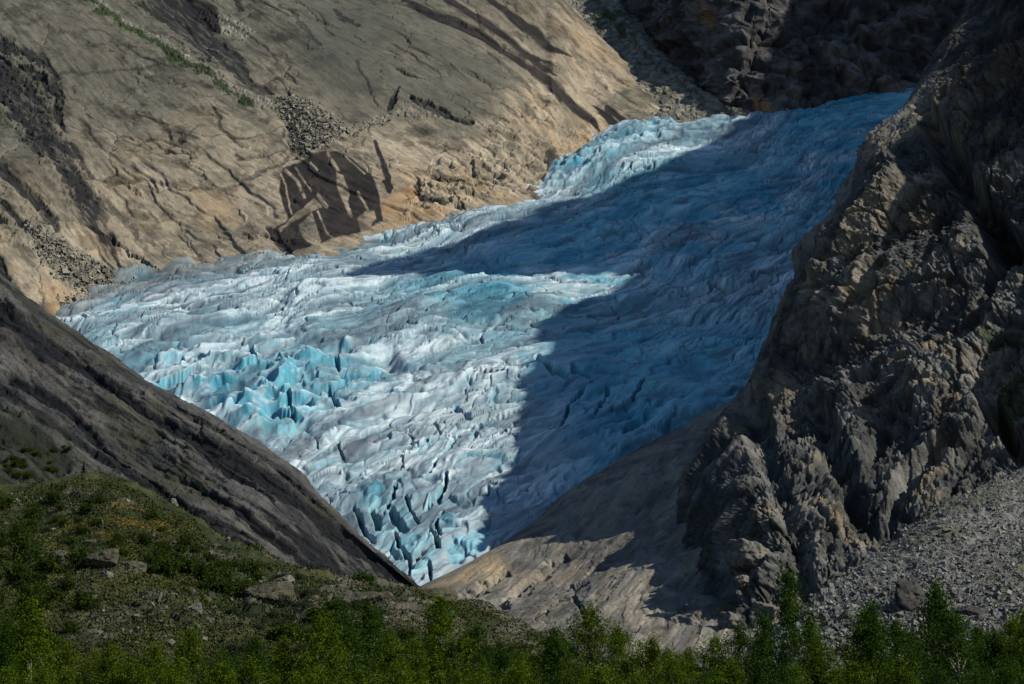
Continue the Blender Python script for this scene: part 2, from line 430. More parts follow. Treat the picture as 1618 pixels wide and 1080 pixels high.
def build_wall():
    nu, nv = int(1400 * Q), int(760 * Q)
    px = np.linspace(-300, 1120, nu)[None, :].repeat(nv, 0)
    v = np.linspace(0, 1, nv)[:, None] ** 0.9
    def soft(xs, ys, k):
        t = np.linspace(-600, 1400, 2001); v = np.interp(t, xs, ys); v = np.convolve(np.pad(v, k, 'edge'), np.hanning(2 * k + 1) / np.hanning(2 * k + 1).sum(), 'valid')
        return np.interp(px, t, v)
    m = soft(MARG[:, 0], MARG[:, 1], 12); mw = soft(MARG[:, 0], MARG[:, 1], 90)
    py = (m + 55) * (1 - v) + (-230) * v
    up = m - py
    rate = soft([-400, 300, 900, 1100], [0.85, 1.0, 1.75, 2.1], 150)
    Ym = gY(px, m) * sst(140, 0, up) + (gY(px, mw) + rate * (mw - m) * 0) * (1 - sst(140, 0, up))
    Y = Ym + rate * up + 0.0011 * np.clip(up - 120, 0, None) ** 2 * soft([300, 900], [0.5, 1], 150)
    # behind its right-hand edge the wall turns away
    ex = np.interp(py, [e[1] for e in EDGE], [e[0] for e in EDGE])
    beyond = np.clip(px - ex + 12, 0, None)
    Y = Y + 0.14 * beyond ** 1.7
    P = P3(px, py, Y)
    x, y, z = [P[..., i].astype(F32) for i in range(3)]
    px = px.astype(F32); py = py.astype(F32); up = up.astype(F32)
    N = normals(P)
    # slab direction (down to the right in the picture) and across it
    T = P3(450, 230, float(gY(450, 400)) + 170) - P3(200, 50, float(gY(200, 440)) + 390); T /= np.linalg.norm(T)
    n0 = N[::8, ::8].reshape(-1, 3).mean(0); n0 /= np.linalg.norm(n0)
    T -= n0 * T.dot(n0); T /= np.linalg.norm(T); B = np.cross(n0, T)
    a = (P @ T).astype(F32); b = (P @ B).astype(F32); c = (P @ n0).astype(F32)
    w = fbm(x / 120, y / 120, z / 120, 4)
    w2 = fbm(x / 30, y / 30, z / 30, 4, 0.55)
    d = 14 * fbm(x / 330, y / 330, z / 330, 3) + 4.0 * w + 0.6 * w2
    # slabs: long steps along the bedding
    s1 = fbm(a / 420, b / 55 + 0.5 * w, c / 120, 4, 0.5)
    st = s1 * 1.6; st = np.floor(st) + sst(0.9, 1.0, st - np.floor(st))
    d += 2.2 * st * sst(-0.1, 0.3, fbm(a / 240, b / 120, c / 100, 2) + 0.1) + 1.6 * s1
    s2 = fbm(a / 160, b / 20 + 0.35 * w, c / 60, 4, 0.55)
    d += 1.0 * s2
    s3 = ridged(a / 60, b / 9 + w * 0.6, c / 30, 3, 0.55)
    d += 0.35 * s3
    # joints: cracks across the slabs, in cells
    _, ej, fj, hj = worley((a + 30 * w) / 130, (b + 14 * w2) / 75, x * 0, 12, True)
    gap = 1 - sst(0.0, 0.045, ej + 0.03 * w2)
    d += 1.8 * fj - 1.8 * gap * sst(-0.2, 0.3, w2 + hj - 0.3)
    _, ek, fk, hk = worley((a + 20 * w2) / 38, (b + 8 * w2) / 20, x * 0, 71, True)
    d += 0.6 * fk * sst(-0.1, 0.5, w + 0.1)
    # warp for everything traced
    qx = px + w2 * 7; qy = py + fbm(x / 26, y / 26, z / 26 + 40, 4, 0.55) * 6
    rough = np.maximum.reduce([
        area(qx, qy, [(640, 345), (655, 285), (720, 250), (790, 225), (850, 215), (900, 235), (870, 285), (800, 312), (740, 335)], 18),
        area(qx, qy, [(760, 190), (830, 160), (960, 200), (960, 225), (860, 250), (780, 230)], 15) * 0.7,
        area(qx, qy, [(-60, 300), (60, 300), (110, 350), (70, 390), (-40, 380)], 20) * 0.6])
    _, er, fr, hr = worley(x / 24 + w2 * .3, y / 24, z / 24, 5)
    _, er2, fr2, hr2 = worley(x / 9 + w2 * .3, y / 9, z / 9, 55)
    d += rough * (6.5 * fr + 3.2 * fr2 - 2.0 * (1 - sst(0, .12, er)) + 3 * w2)
    rub = np.maximum.reduce([
        area(qx, qy, [(425, 150), (480, 160), (530, 190), (545, 215), (510, 236), (470, 246), (458, 205)], 7),
        area(qx, qy, [(40, 345), (90, 370), (150, 400), (210, 432), (180, 448), (120, 452), (60, 400)], 8),
        area(qx, qy, [(310, 10), (350, 25), (405, 50), (380, 62), (340, 45)], 6) * 0.8,
        line(qx, qy, [(140, -10), (190, 25), (250, 60), (290, 90), (330, 110), (370, 140), (420, 165)], 13),
        line(qx, qy, [(500, 215), (570, 200), (620, 180), (700, 190)], 8) * 0.6])
    rub = sst(0.1, 0.6, rub)
    _, eq, fq, hq = worley(x / 4.5, y / 4.5, z / 4.5, 8)
    d += rub * (2.6 * (1 - 2 * (0.5 - eq * 0.6)) * 0.6 + 3 * fq + hq * 1.2)
    # gullies and overhung cracks carved into the wall
    carve = np.zeros_like(px); black = np.zeros_like(px)
    rag = fbm(a / 70, b / 8, c / 30, 3, 0.6)
    lines = (([(-20, 85), (0, 110), (25, 155), (60, 195), (85, 235), (110, 275), (125, 305)], (18, 20, 22, 20, 16, 12, 10), 7),
             ([(70, 95), (85, 115), (92, 150), (98, 190)], 6, 6), ([(0, 65), (30, 75), (62, 92)], 8, 6),
             ([(115, 295), (140, 325), (165, 365), (175, 395), (190, 415), (203, 430)], (10, 20, 13, 13, 9, 4), 7),
             ([(45, 215), (75, 250), (105, 290)], 6, 4), ([(105, 225), (125, 250), (150, 285)], 5, 4),
             ([(160, 310), (190, 340), (215, 370)], 3, 2), ([(-10, 265), (20, 290), (60, 320), (90, 355)], 9, 5),
             ([(0, 320), (30, 345), (60, 370)], 5, 3), ([(-10, 405), (15, 440), (50, 480)], 7, 5),
             ([(250, -10), (285, 10), (315, 40), (350, 72)], (18, 24, 18, 4), 5), ([(222, 0), (265, 25), (300, 55), (330, 90)], 4, 3),
             ([(350, 70), (390, 112)], 7, 5), ([(310, 55), (350, 92), (390, 122), (425, 142), (450, 170), (462, 195), (466, 225), (482, 245)], (4, 5, 6, 6, 8, 10, 12, 8), 5),
             ([(614, 168), (624, 158), (633, 147)], (5, 4, 1.5), 7), ([(624, 120), (645, 127), (668, 137)], (1.5, 3.4, 1), 6),  # overhung cracks: the black on them is painted overhang shadow
              ([(648, 162), (680, 178), (710, 190), (742, 200)], (3.6, 4.5, 5, 3.6), 8),
             ([(455, 18), (475, 45), (505, 80)], 3, 3), ([(375, 0), (380, 18)], 5, 3), ([(525, 15), (545, 32), (560, 40)], 4, 3),
             ([(655, 300), (662, 318), (680, 330), (700, 328)], 4, 5), ([(866, 240), (868, 275)], 5, 4), ([(430, 365), (445, 385), (457, 405)], 6, 3),
             ([(340, 165), (346, 182), (352, 200), (380, 228)], 2.5, 2.5), ([(253, 185), (262, 200), (268, 222)], 2.5, 2.5),
             ([(90, 112), (140, 110), (195, 108), (260, 100), (330, 108)], 2.2, 2), ([(130, 72), (170, 71), (215, 71)], 2, 1.5),
             ([(230, 245), (265, 235), (300, 218), (308, 200)], 2.2, 2), ([(190, 215), (235, 240), (285, 255), (340, 290)], 2.2, 2),
             ([(340, 292), (370, 285), (410, 268), (455, 252)], 3, 2.5), ([(135, 287), (220, 290), (300, 300), (335, 295)], 2.5, 2),
             ([(380, 250), (420, 240), (450, 233)], 2.2, 2), ([(180, 325), (200, 345), (215, 368)], 2.2, 2), ([(280, 363), (310, 390), (330, 415)], 2.2, 2),
             ([(560, 110), (580, 140), (590, 165)], 2, 2), ([(640, 262), (668, 270), (700, 250)], 2, 3))
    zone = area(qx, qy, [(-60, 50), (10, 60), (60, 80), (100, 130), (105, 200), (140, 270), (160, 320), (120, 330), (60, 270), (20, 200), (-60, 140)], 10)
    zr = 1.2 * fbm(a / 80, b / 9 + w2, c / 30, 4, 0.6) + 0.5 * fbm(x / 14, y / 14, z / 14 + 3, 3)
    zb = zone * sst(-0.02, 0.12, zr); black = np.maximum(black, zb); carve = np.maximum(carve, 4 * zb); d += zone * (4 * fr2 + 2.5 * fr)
    seam = 0.35 + 0.65 * sst(-0.35, 0.05, fbm(a / 40, b / 3.6 + w2, c / 20, 3, 0.6))
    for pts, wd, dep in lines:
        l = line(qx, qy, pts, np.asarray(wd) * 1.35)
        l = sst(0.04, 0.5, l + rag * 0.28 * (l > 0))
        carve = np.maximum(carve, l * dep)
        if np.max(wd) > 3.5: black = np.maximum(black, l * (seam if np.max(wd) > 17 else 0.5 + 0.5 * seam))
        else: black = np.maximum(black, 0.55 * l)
    d -= carve * 0.55
    # ---- colour
    age = sst(30, 330, up + 35 * w - 0.10 * (px - 200))
    col = mix((0.32, 0.268, 0.192), (0.108, 0.102, 0.078), age)
    tan = sst(0.1, 0.6, fbm(x / 90, y / 90, z / 90 + 9, 4, 0.55) + 0.1)
    col = mix(col, (0.35, 0.25, 0.14), tan * (1 - age) * 0.45)
    grey = sst(0.05, 0.5, fbm(x / 70, y / 70, z / 70 - 19, 5, 0.6))
    col = mix(col, (0.125, 0.122, 0.092), grey * 0.65)
    dkp = sst(0.1, 0.55, fbm(x / 45, y / 45, z / 45 + 70, 5, 0.65)); col = mix(col, col * 0.42, dkp * 0.75); dk2 = sst(0.15, 0.5, fbm(a / 50, b / 16 + w, c / 40 + 9, 5, 0.68)); col = mix(col, col * 0.45, dk2 * 0.7)
    pale = sst(0.15, 0.5, s2 + 0.3 * w2)
    col = mix(col, col * 1.28, pale * 0.8)
    col = mix(col, col * 0.55, sst(0.05, 0.55, s3 - 0.55 + 0.35 * w2) * 0.45)
    col = mix(col, col * 0.3, sst(0.45, 1.0, gap) * sst(-0.2, 0.3, w2 + hj - 0.3))
    col = mix(col, col * (0.72 + 0.5 * hj[..., None]), 0.5)
    f1_ = fbm(a / 26, b / 3.2 + w2, c / 12, 4, 0.65); f2_ = ridged(a / 45 + w, b / 7 + .8 * w2, c / 20, 4, 0.6)
    col = mix(col, col * 0.6, sst(0.0, 0.6, f1_) * 0.55); col = mix(col, col * 1.35, sst(0.0, 0.5, -f1_) * 0.5)
    col = mix(col, col * 0.35, sst(0.80, 0.95, f2_) * 0.6)
    lc = ridged(a / 330 + .5 * w, b / 34 + 1.3 * w, c / 90, 2, 0.5); lcm = sst(0.91, 0.96, lc + 0.015 * w2); col = mix(col, col * 0.22, lcm * sst(-.2, .2, w2 + w) * 0.9)
    lc2 = ridged(a / 90 + 1.5 * w, b / 120 + w, c / 90 + 7, 2, 0.5); col = mix(col, col * 0.3, sst(0.95, 0.985, lc2) * sst(-.1, .25, w) * 0.85)
    moss = area(qx, qy, [(480, -40), (620, 10), (760, 60), (830, 110), (790, 180), (720, 215), (640, 190), (560, 200), (500, 150), (470, 90)], 40)
    col = mix(col, (0.072, 0.074, 0.06), moss * (0.72 + 0.25 * w))
    orange = np.maximum.reduce([area(qx, qy, [(585, 345), (650, 300), (665, 330), (620, 350)], 8), area(qx, qy, [(590, 372), (640, 340), (720, 335), (700, 350), (600, 372)], 6) * .7,
                                area(qx, qy, [(900, 235), (940, 205), (985, 190), (980, 205), (930, 225)], 8), area(qx, qy, [(60, 440), (110, 440), (125, 475), (100, 500)], 10) * .6,
                                area(qx, qy, [(300, 300), (360, 310), (370, 345), (320, 350)], 20) * .5])
    col = mix(col, (0.42, 0.25, 0.105), orange * 0.5)
    veg = line(qx, qy, [(130, -15), (190, 28), (250, 65), (290, 95), (330, 112)], 10)
    veg = np.maximum(veg, 0.8 * line(qx, qy, [(330, 110), (370, 145), (400, 165)], 7))
    col = mix(col, (0.15, 0.145, 0.115) * np.ones(3) , rub[..., ] * 0.75)
    col = mix(col, (0.28, 0.27, 0.22), rub * sst(0.7, 0.95, hq) * 0.8)
    col = mix(col, (0.030, 0.045, 0.016), sst(0.2, 0.6, veg + 0.5 * w2 * (veg > 0)))
    # wet streaks and the dark panel
    sx = px + w2 * 1.6; sy = py + w2 * 1.6
    wet = np.zeros_like(px)
    for pts, wd in (([(640, -5), (680, 20), (723, 35), (758, 54), (797, 78), (835, 101), (863, 120), (890, 144), (913, 167), (940, 187), (950, 199)], (7, 8, 8, 7, 6, 7, 10, 11, 9, 6, 1)),
                    ([(705, -5), (742, 20), (785, 47), (812, 66), (835, 86), (863, 105), (885, 116)], (5, 6, 8, 7, 7, 5, 0.6)),
                    ([(770, 0), (808, 27), (843, 50), (860, 70), (886, 80), (905, 90)], (4, 6, 7, 7, 4, 0.5)),
                    ([(835, 86), (866, 92), (890, 103)], (5, 4, 0.6)),
                    ([(940, 160), (960, 179), (975, 194), (980, 210)], (1, 6, 7, 4)), ([(960, 167), (995, 195)], 5),
                    ([(594, 225), (606, 260), (611, 290), (616, 312)], (3, 5, 6, 5)), ([(606, 300), (615, 315)], 4), ([(300, 0), (330, 20), (345, 45)], (14, 16, 6))):
        wet = np.maximum(wet, sst(0.05, 0.45, line(sx, sy, pts, np.asarray(wd) * 1.15) + 0.25 * rag * (line(sx, sy, pts, np.asarray(wd) * 1.3) > 0)))
    pan = area(sx, sy, [(447, 266), (493, 245), (531, 241), (564, 260), (585, 284), (600, 325), (605, 355), (564, 372), (525, 381), (457, 402), (445, 384), (431, 364), (454, 346), (440, 300)], 1.5)
    bare = np.zeros_like(px)
    for pg in ([(530, 282), (542, 290), (552, 313), (549, 322), (558, 352), (553, 352), (543, 325), (534, 305)],
               [(441, 362), (457, 346), (496, 318), (508, 328), (508, 334), (457, 352), (443, 367)],
               [(471, 355), (493, 340), (502, 366), (508, 384), (496, 392), (484, 384)],
               [(565, 352), (576, 340), (591, 338), (594, 352), (579, 370), (570, 370)], [(515, 246), (524, 268), (531, 280), (536, 280), (524, 255), (518, 243)]):
        bare = np.maximum(bare, area(sx, sy, pg, 1.2))
    for ln, wd in (([(451, 269), (470, 290), (481, 315)], 4.5), ([(466, 266), (480, 286), (491, 306)], 2.5), ([(502, 312), (516, 330)], 5),
                   ([(538, 242), (553, 262), (575, 286)], 2.5), ([(565, 313), (581, 337)], 3), ([(489, 258), (500, 272)], 2.5), ([(502, 340), (516, 370), (526, 380)], 2.5),
                   ([(555, 252), (580, 281)], 2.5)):
        bare = np.maximum(bare, sst(0.1, 0.4, line(sx, sy, ln, wd * 0.72)))
    wet = np.maximum(wet, pan * (1 - bare) * (0.9 + 0.1 * s2))
    col = mix(col, mix((0.016, 0.014, 0.014), (0.032, 0.027, 0.024), sst(-0.3, 0.4, s2 + w2)), np.clip(wet * 1.1, 0, 1))
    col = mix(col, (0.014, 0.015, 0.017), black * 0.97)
    vein = np.zeros_like(px)
    for pts, wd in (([(621, 222), (627, 240), (629, 262), (636, 280)], 1.6), ([(683, 262), (678, 285), (684, 250)], 1.8), ([(445, 275), (452, 300), (460, 340)], 2)):
        vein = np.maximum(vein, line(px + w2 * 4, py, pts, wd))
    col = mix(col, (0.46, 0.38, 0.27), vein * 0.8)
    d -= 0.3 * smooth(np.clip(pan * (1 - bare), 0, 1), 1) 
    P += N * d[..., None]
    grid_mesh('mountain_slope', P, col, M_wall)
    return P, px, py, N, col

# ------------------------------------------------------------------ back cliff and its talus
def build_back():
    base = [700, 860, 960, 1060, 1130, 1180, 1280, 1440, 1560, 1800]
    top = np.interp(base, [700, 1130, 1180, 1280, 1440, 1560, 1800], [190, 183, 179, 160, 130, 108, 70])
    rows = []
    for dp, dY in ((70, -70), (20, -25), (-10, 0), (-70, 30), (-140, 80), (-210, 130), (-320, 230), (-430, 420)):
        rows.append([(px, py + dp, float(gY(px, py)) - 12 + max(0, 1165 - px) * 1.5 + dY) for px, py in zip(base, top)])
    P = patch(rows, 900, 460)
    N = normals(P)
    x, y, z = [P[..., i].astype(F32) for i in range(3)]
    px, py = pix(P)
    w = fbm(x / 90, y / 90, z / 130, 4); w2 = fbm(x / 22, y / 22, z / 35, 4, 0.55)
    _, e1, f1, h1 = worley(x / 90 + w * .4, y / 90, z / 120, 2)
    _, e2, f2, h2 = worley(x / 36 + w * .4, z / 25 + x / 90, z * 0, 22, True)
    _, e3, f3, h3 = worley(x / 13 + w2 * .3, z / 9 + x / 40, z * 0, 33, True)
    # strata: ledges
    lz = z / 38 + w * 0.9 + x / 300
    led = np.floor(lz) + sst(0.6, 1, lz - np.floor(lz)) - lz
    d = 8 * w + 12 * f1 + 11 * (h2 - .5) + 7 * f2 + 4 * (h3 - .5) + 3 * f3 + 10 * led - 5 * (1 - sst(0, .1, e1)) - 2 * (1 - sst(0, .08, e2)) + 1.5 * w2
    P += N * d[..., None]
    col = mix((0.045, 0.045, 0.045), (0.125, 0.12, 0.115), sst(-0.3, 0.5, w + w2 * 0.7)) * (0.7 + 0.6 * h3[..., None])
    col = mix(col, (0.05, 0.05, 0.048), sst(0.1, 0.5, fbm(x / 30, y / 30, z / 140, 4)) * 0.7)
    qx = px + w2 * 8; qy = py + w2 * 6
    rust = np.maximum(area(qx, qy, [(1185, 150), (1212, 150), (1216, 184), (1190, 184)], 5), area(qx, qy, [(1115, 10), (1135, 15), (1128, 50), (1115, 40)], 5) * 0.7)
    col = mix(col, (0.30, 0.17, 0.08), rust * 0.7)
    o = grid_mesh('cliff', P, col, M_cliff)
    # talus between the lit wall and the cliff
    L = [(760, -90), (850, -10), (930, 65), (1000, 125), (1055, 178), (1080, 235)]
    R = [(860, -100), (960, -5), (1040, 85), (1110, 140), (1185, 182), (1215, 235)]
    rows = []
    for (a, b), (c, e) in zip(L, R):
        row = []
        for t in (-0.5, 0, 0.33, 0.66, 1, 1.4):
            px_, py_ = a + (c - a) * t, b + (e - b) * t
            Yb = float(gY(px_, 184)) - 14 + np.clip(184 - py_, -60, 400) * 1.7
            row.append((px_, py_, Yb + 14 * t + (220 if t > 1.1 else 0)))
        rows.append(row)
    P = patch(rows, 300, 420)
    N = normals(P); x, y, z = [P[..., i].astype(F32) for i in range(3)]; px, py = pix(P)
    w = fbm(x / 60, y / 60, z / 60, 4); w2 = fbm(x / 14, y / 14, z / 14, 4, 0.6)
    _, e3, f3, h3 = worley(x / 8, y / 8, z / 8, 3)
    _, e4, f4, h4 = worley(x / 25, y / 25, z / 25, 13)
    P += N * (6 * w + 1.2 * w2 + 2.2 * f3 + 2.6 * f4)[..., None]
    col = mix((0.13, 0.125, 0.10), (0.27, 0.255, 0.205), sst(0.2, 0.95, h3))
    t = (px - np.interp(py, [e[1] for e in L], [e[0] for e in L])) / 110
    col = mix(col, (0.045, 0.058, 0.026), sst(0.0, 0.45, w + 0.6 * w2 - 0.02 - np.abs(t - 0.65) * 1.0 + 0.2 * sst(150, 40, py)) * 0.85)
    grid_mesh('talus_slope', P, col, M_scree)

# ------------------------------------------------------------------ right buttress, its slab and scree
def build_right():
    R = [
        [(1720, -160, 1800), (1660, -160, 1680), (1620, -170, 1560), (1650, -170, 1470), (1690, -170, 1390), (1760, -170, 1330), (1930, -180, 1270), (2300, -200, 1250)],
        [(1660, 40, 1750), (1570, 10, 1620), (1536, 0, 1475), (1565, 0, 1380), (1600, 0, 1300), (1650, 0, 1245), (1850, -10, 1190), (2250, -30, 1160)],
        [(1600, 110, 1720), (1510, 85, 1570), (1480, 75, 1425), (1515, 70, 1330), (1565, 70, 1258), (1640, 70, 1205), (1850, 60, 1155), (2250, 45, 1130)],
        [(1560, 200, 1690), (1475, 165, 1510), (1442, 148, 1345), (1480, 145, 1270), (1545, 145, 1208), (1632, 145, 1162), (1850, 135, 1115), (2250, 120, 1085)],
        [(1490, 280, 1640), (1405, 232, 1440), (1376, 215, 1282), (1425, 212, 1222), (1510, 210, 1175), (1632, 212, 1138), (1850, 200, 1075), (2250, 190, 1040)],
        [(1450, 370, 1620), (1362, 320, 1410), (1330, 300, 1228), (1388, 292, 1178), (1490, 285, 1142), (1630, 285, 1105), (1850, 275, 1035), (2250, 260, 1000)],
        [(1370, 500, 1580), (1270, 460, 1370), (1240, 440, 1205), (1310, 430, 1160), (1450, 425, 1118), (1630, 420, 1072), (1850, 410, 985), (2250, 390, 940)],
        [(1300, 590, 1540), (1212, 560, 1330), (1185, 545, 1200), (1262, 545, 1150), (1430, 545, 1085), (1630, 540, 1030), (1850, 530, 945), (2250, 520, 900)],
        [(1260, 690, 1500), (1160, 665, 1300), (1130, 645, 1190), (1205, 650, 1120), (1410, 655, 1035), (1630, 655, 992), (1850, 640, 910), (2250, 630, 870)],
        [(1220, 790, 1420), (1120, 795, 1300), (1065, 775, 1150), (1190, 765, 960), (1395, 760, 972), (1630, 755, 948), (1850, 750, 880), (2250, 740, 840)],
        [(1160, 900, 1330), (1090, 905, 1150), (1058, 890, 1050), (1190, 885, 925), (1385, 870, 910), (1630, 860, 900), (1850, 850, 860), (2250, 840, 820)],
        [(1120, 1000, 1200), (1060, 1005, 1060), (1035, 990, 965), (1160, 990, 900), (1385, 975, 880), (1630, 960, 865), (1850, 950, 820), (2250, 940, 780)],
        [(1100, 1110, 1100), (1050, 1100, 940), (1030, 1090, 890), (1150, 1085, 850), (1385, 1070, 840), (1630, 1060, 820), (1850, 1050, 780), (2250, 1040, 740)]]
    P = patch(R, 1050, 1150)
    N = smooth(normals(P), 10)
    x, y, z = [P[..., i].astype(F32) for i in range(3)]
    px, py = pix(P)
    # folds run down to the left
    T = P3(1250, 470, 1250) - P3(1400, 250, 1290); T /= np.linalg.norm(T)
    V = P3(1300, 350, 1250); V /= np.linalg.norm(V); B = np.cross(V, T); B /= np.linalg.norm(B); D = np.cross(T, B)
    a, b, c = [(P @ k).astype(F32) for k in (T, B, D)]
    w = fbm(x / 95, y / 95, z / 95, 4); w2 = fbm(x / 24, y / 24, z / 24, 4, 0.55)
    fold = ridged(a / 190 + 0.3 * w, b / 46 + 0.5 * w, c / 46, 4, 0.5)
    _, e1, f1, h1 = worley(a / 70 + w * .5, b / 50 + w * .4, c / 55, 2)
    _, e2, f2, h2 = worley(a / 27 + w * .5, b / 20 + w2 * .3, c / 21, 22)
    _, e3, f3, h3 = worley(x / 9 + w2 * .4, y / 9, z / 9, 33)
    _, e4, f4, h4 = worley(x / 3.6 + w2 * .4, y / 3.6, z / 3.6, 44)
    qx = px + w2 * 8; qy = py + w2 * 8 + w * 5
    sm = area(qx, qy, [(1285, 470), (1340, 415), (1400, 380), (1480, 350), (1560, 345), (1570, 400), (1530, 450), (1420, 480), (1340, 540), (1290, 540)], 25) * 0.55
    sm = np.maximum(sm, area(qx, qy, [(1330, 340), (1400, 240), (1420, 250), (1360, 340)], 8) * 0.7)
    silx = np.interp(py, [-160, 0, 75, 148, 215, 300, 440, 545, 645, 755, 885, 990], [1620, 1536, 1480, 1442, 1376, 1330, 1240, 1185, 1130, 1115, 1140, 1090]).astype(F32)
    rg = (1 - sm) * (0.22 + 0.78 * sst(10, 110, px - silx))
    fz = ridged(a / 60 + w, b / 15 + .6 * w2, c / 15, 4, 0.6)
    cr = np.maximum(1 - sst(0, .05, e2), 1 - sst(0, .06, e1)); cr3 = 1 - sst(0, .09, e3)
    d = 10 * w - 6 + 13 * (fold - 0.6) + rg * (3.0 * f1 + 2.4 * f2 + 2.6 * f3 + 2.3 * f4 - 3.0 * cr - 1.2 * cr3) + 1.2 * w2 + 3.0 * (fz - .6) * (0.35 + 0.65 * rg)
    d += sm * (1.4 * f3 + 0.9 * f4 - 1.2 * cr)
    lobe = lambda p, k: area(qx, qy, p, k)
    d += 11 * lobe([(1395, 238), (1425, 250), (1405, 300), (1350, 372), (1295, 438), (1268, 428), (1318, 355)], 14) + 9 * lobe([(1290, 480), (1350, 420), (1420, 385), (1500, 350), (1555, 350), (1565, 405), (1520, 445), (1420, 470), (1350, 530), (1292, 530)], 22)
    d += 8 * lobe([(1290, 600), (1340, 590), (1370, 660), (1360, 740), (1320, 720)], 16) + 8 * lobe([(1430, 560), (1540, 570), (1560, 680), (1500, 720), (1440, 680)], 24) + 7 * lobe([(1200, 600), (1235, 570), (1250, 620), (1225, 680)], 10)
    # gullies and overhang lines
    for pts, wd, dep in (([(1400, 260), (1360, 320), (1330, 365), (1300, 410)], 14, 9), ([(1470, 190), (1520, 270), (1560, 340), (1575, 400), (1560, 450)], (30, 34, 26, 20, 12), 24),
                         ([(1560, 350), (1600, 380), (1640, 430)], 26, 18), ([(1345, 500), (1380, 460), (1400, 420)], 12, 8),
                         ([(1290, 640), (1330, 720), (1380, 790), (1420, 840), (1440, 860)], 26, 12), ([(1560, 640), (1600, 690), (1640, 740)], 20, 16),
                         ([(1180, 640), (1230, 740), (1260, 850), (1270, 930)], 32, 8), ([(1400, 640), (1380, 700)], 16, 9), ([(1500, 700), (1440, 740), (1390, 800)], 18, 12)):
        l = line(qx, qy, pts, wd); d -= dep * sst(0, 0.9, l)
    _, e5, f5, h5 = worley(x / 1.7, y / 1.7, z / 1.7, 54)
    d += (0.4 + 0.6 * rg) * (1.1 * f5 - 0.8 * (1 - sst(0, .1, e4)))
    bump_ = np.maximum.reduce([area(qx, qy, [(1160, 890), (1200, 875), (1228, 890), (1215, 925), (1195, 960), (1215, 1000), (1170, 1010), (1150, 985), (1165, 940)], 14),
                               area(qx, qy, [(1080, 965), (1120, 940), (1145, 950), (1130, 1000), (1080, 1020), (1060, 1000)], 14),
                               area(qx, qy, [(1000, 960), (1050, 935), (1040, 960), (1010, 1000), (995, 990)], 10), area(qx, qy, [(1280, 760), (1330, 745), (1345, 790), (1320, 850), (1280, 810)], 16)])
    d += 5 * bump_
    P += N * d[..., None]
    col = mix((0.066, 0.069, 0.067), (0.180, 0.176, 0.156), sst(-0.4, 0.6, w + 0.8 * w2))
    col = mix(col, col * (0.65 + 0.7 * h3[..., None]), 0.7)
    col = mix(col, (0.23, 0.185, 0.12), sst(0.75, 1.0, h2 + 0.3 * w2) * 0.5)
    col = mix(col, (0.28, 0.175, 0.08), sst(0.90, 1.0, h3 + 0.2 * w) * 0.35)
    col = mix(col, (0.08, 0.08, 0.075), sst(0.1, 0.6, fbm(a / 60, b / 14, c / 14, 4, 0.6)) * 0.55)
    col = mix(col, (0.035, 0.05, 0.018), sst(0.2, 0.6, np.maximum.reduce([area(qx, qy, [(1545, 330), (1580, 345), (1580, 385), (1560, 370)], 6), area(qx, qy, [(1410, 315), (1440, 310), (1435, 325)], 5),
               area(qx, qy, [(1560, 530), (1618, 535), (1618, 555), (1560, 560)], 8) * .7, area(qx, qy, [(1570, 640), (1618, 600), (1618, 640), (1580, 670)], 8) * .8, line(qx, qy, [(1600, 745), (1520, 790), (1440, 840)], 7) * .6])) * 0.8)
    col = mix(col, col * 0.3, np.maximum(cr, 0.7 * cr3 * rg) * 0.7); col = mix(col, col * 0.45, sst(0.80, 0.95, fz) * 0.6)
    g1 = fbm(a / 24, b / 4 + w2, c / 8, 4, 0.65); col = mix(col, col * 0.55, sst(0, .5, g1) * 0.7); col = mix(col, col * 1.35, sst(0, .5, -g1) * 0.5)
    dark = sst(230, 40, py - 0.9 * (px - 1440) * 0.3) * sst(1400, 1460, px)  # shade of the upper right painted into the rock colour
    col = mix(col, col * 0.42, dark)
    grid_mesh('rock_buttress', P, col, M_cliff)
    butt = (P, px, py, N, col)

    # slab the ice lies against
    E = [(560, 1010), (610, 965), (665, 928), (760, 880), (840, 828), (900, 776), (1000, 714), (1125, 650), (1260, 585)]
    r0 = [(p - 10, q + 12, float(gY(p, q)) + 170) for p, q in E]
    r1 = [(p, q, float(gY(p, q))) for p, q in E]
    r2 = [(590, 1000, 1040), (650, 970, 1060), (710, 955, 1070), (800, 925, 1100), (880, 895, 1130), (950, 850, 1170), (1060, 790, 1230), (1200, 710, 1300), (1330, 650, 1380)]
    r3 = [(610, 1020, 980), (690, 1000, 985), (760, 990, 990), (840, 970, 1000), (920, 945, 1010), (1000, 915, 1020), (1110, 870, 1035), (1230, 810, 1085), (1400, 740, 1200)]
    r4 = [(600, 1060, 900), (700, 1050, 900), (800, 1040, 905), (880, 1030, 905), (960, 1010, 910), (1050, 990, 915), (1150, 960, 925), (1280, 910, 950), (1430, 850, 1000)]
    r5 = [(580, 1120, 800), (700, 1120, 800), (800, 1110, 810), (900, 1100, 815), (1000, 1090, 820), (1080, 1080, 830), (1180, 1060, 840), (1300, 1030, 850), (1450, 1000, 870)]
    P = patch([r0, r1, r2, r3, r4, r5], 850, 520)
    N = smooth(normals(P), 10)
    x, y, z = [P[..., i].astype(F32) for i in range(3)]; px, py = pix(P)
    T = P3(880, 860, 1180) - P3(760, 985, 1000); T /= np.linalg.norm(T)
    n0 = N.reshape(-1, 3).mean(0); n0 /= np.linalg.norm(n0); T -= n0 * T.dot(n0); T /= np.linalg.norm(T); B = np.cross(n0, T)
    a, b, c = [(P @ k).astype(F32) for k in (T, B, n0)]
    w = fbm(x / 70, y / 70, z / 70, 2); w2 = fbm(x / 18, y / 18, z / 18, 4, 0.55)
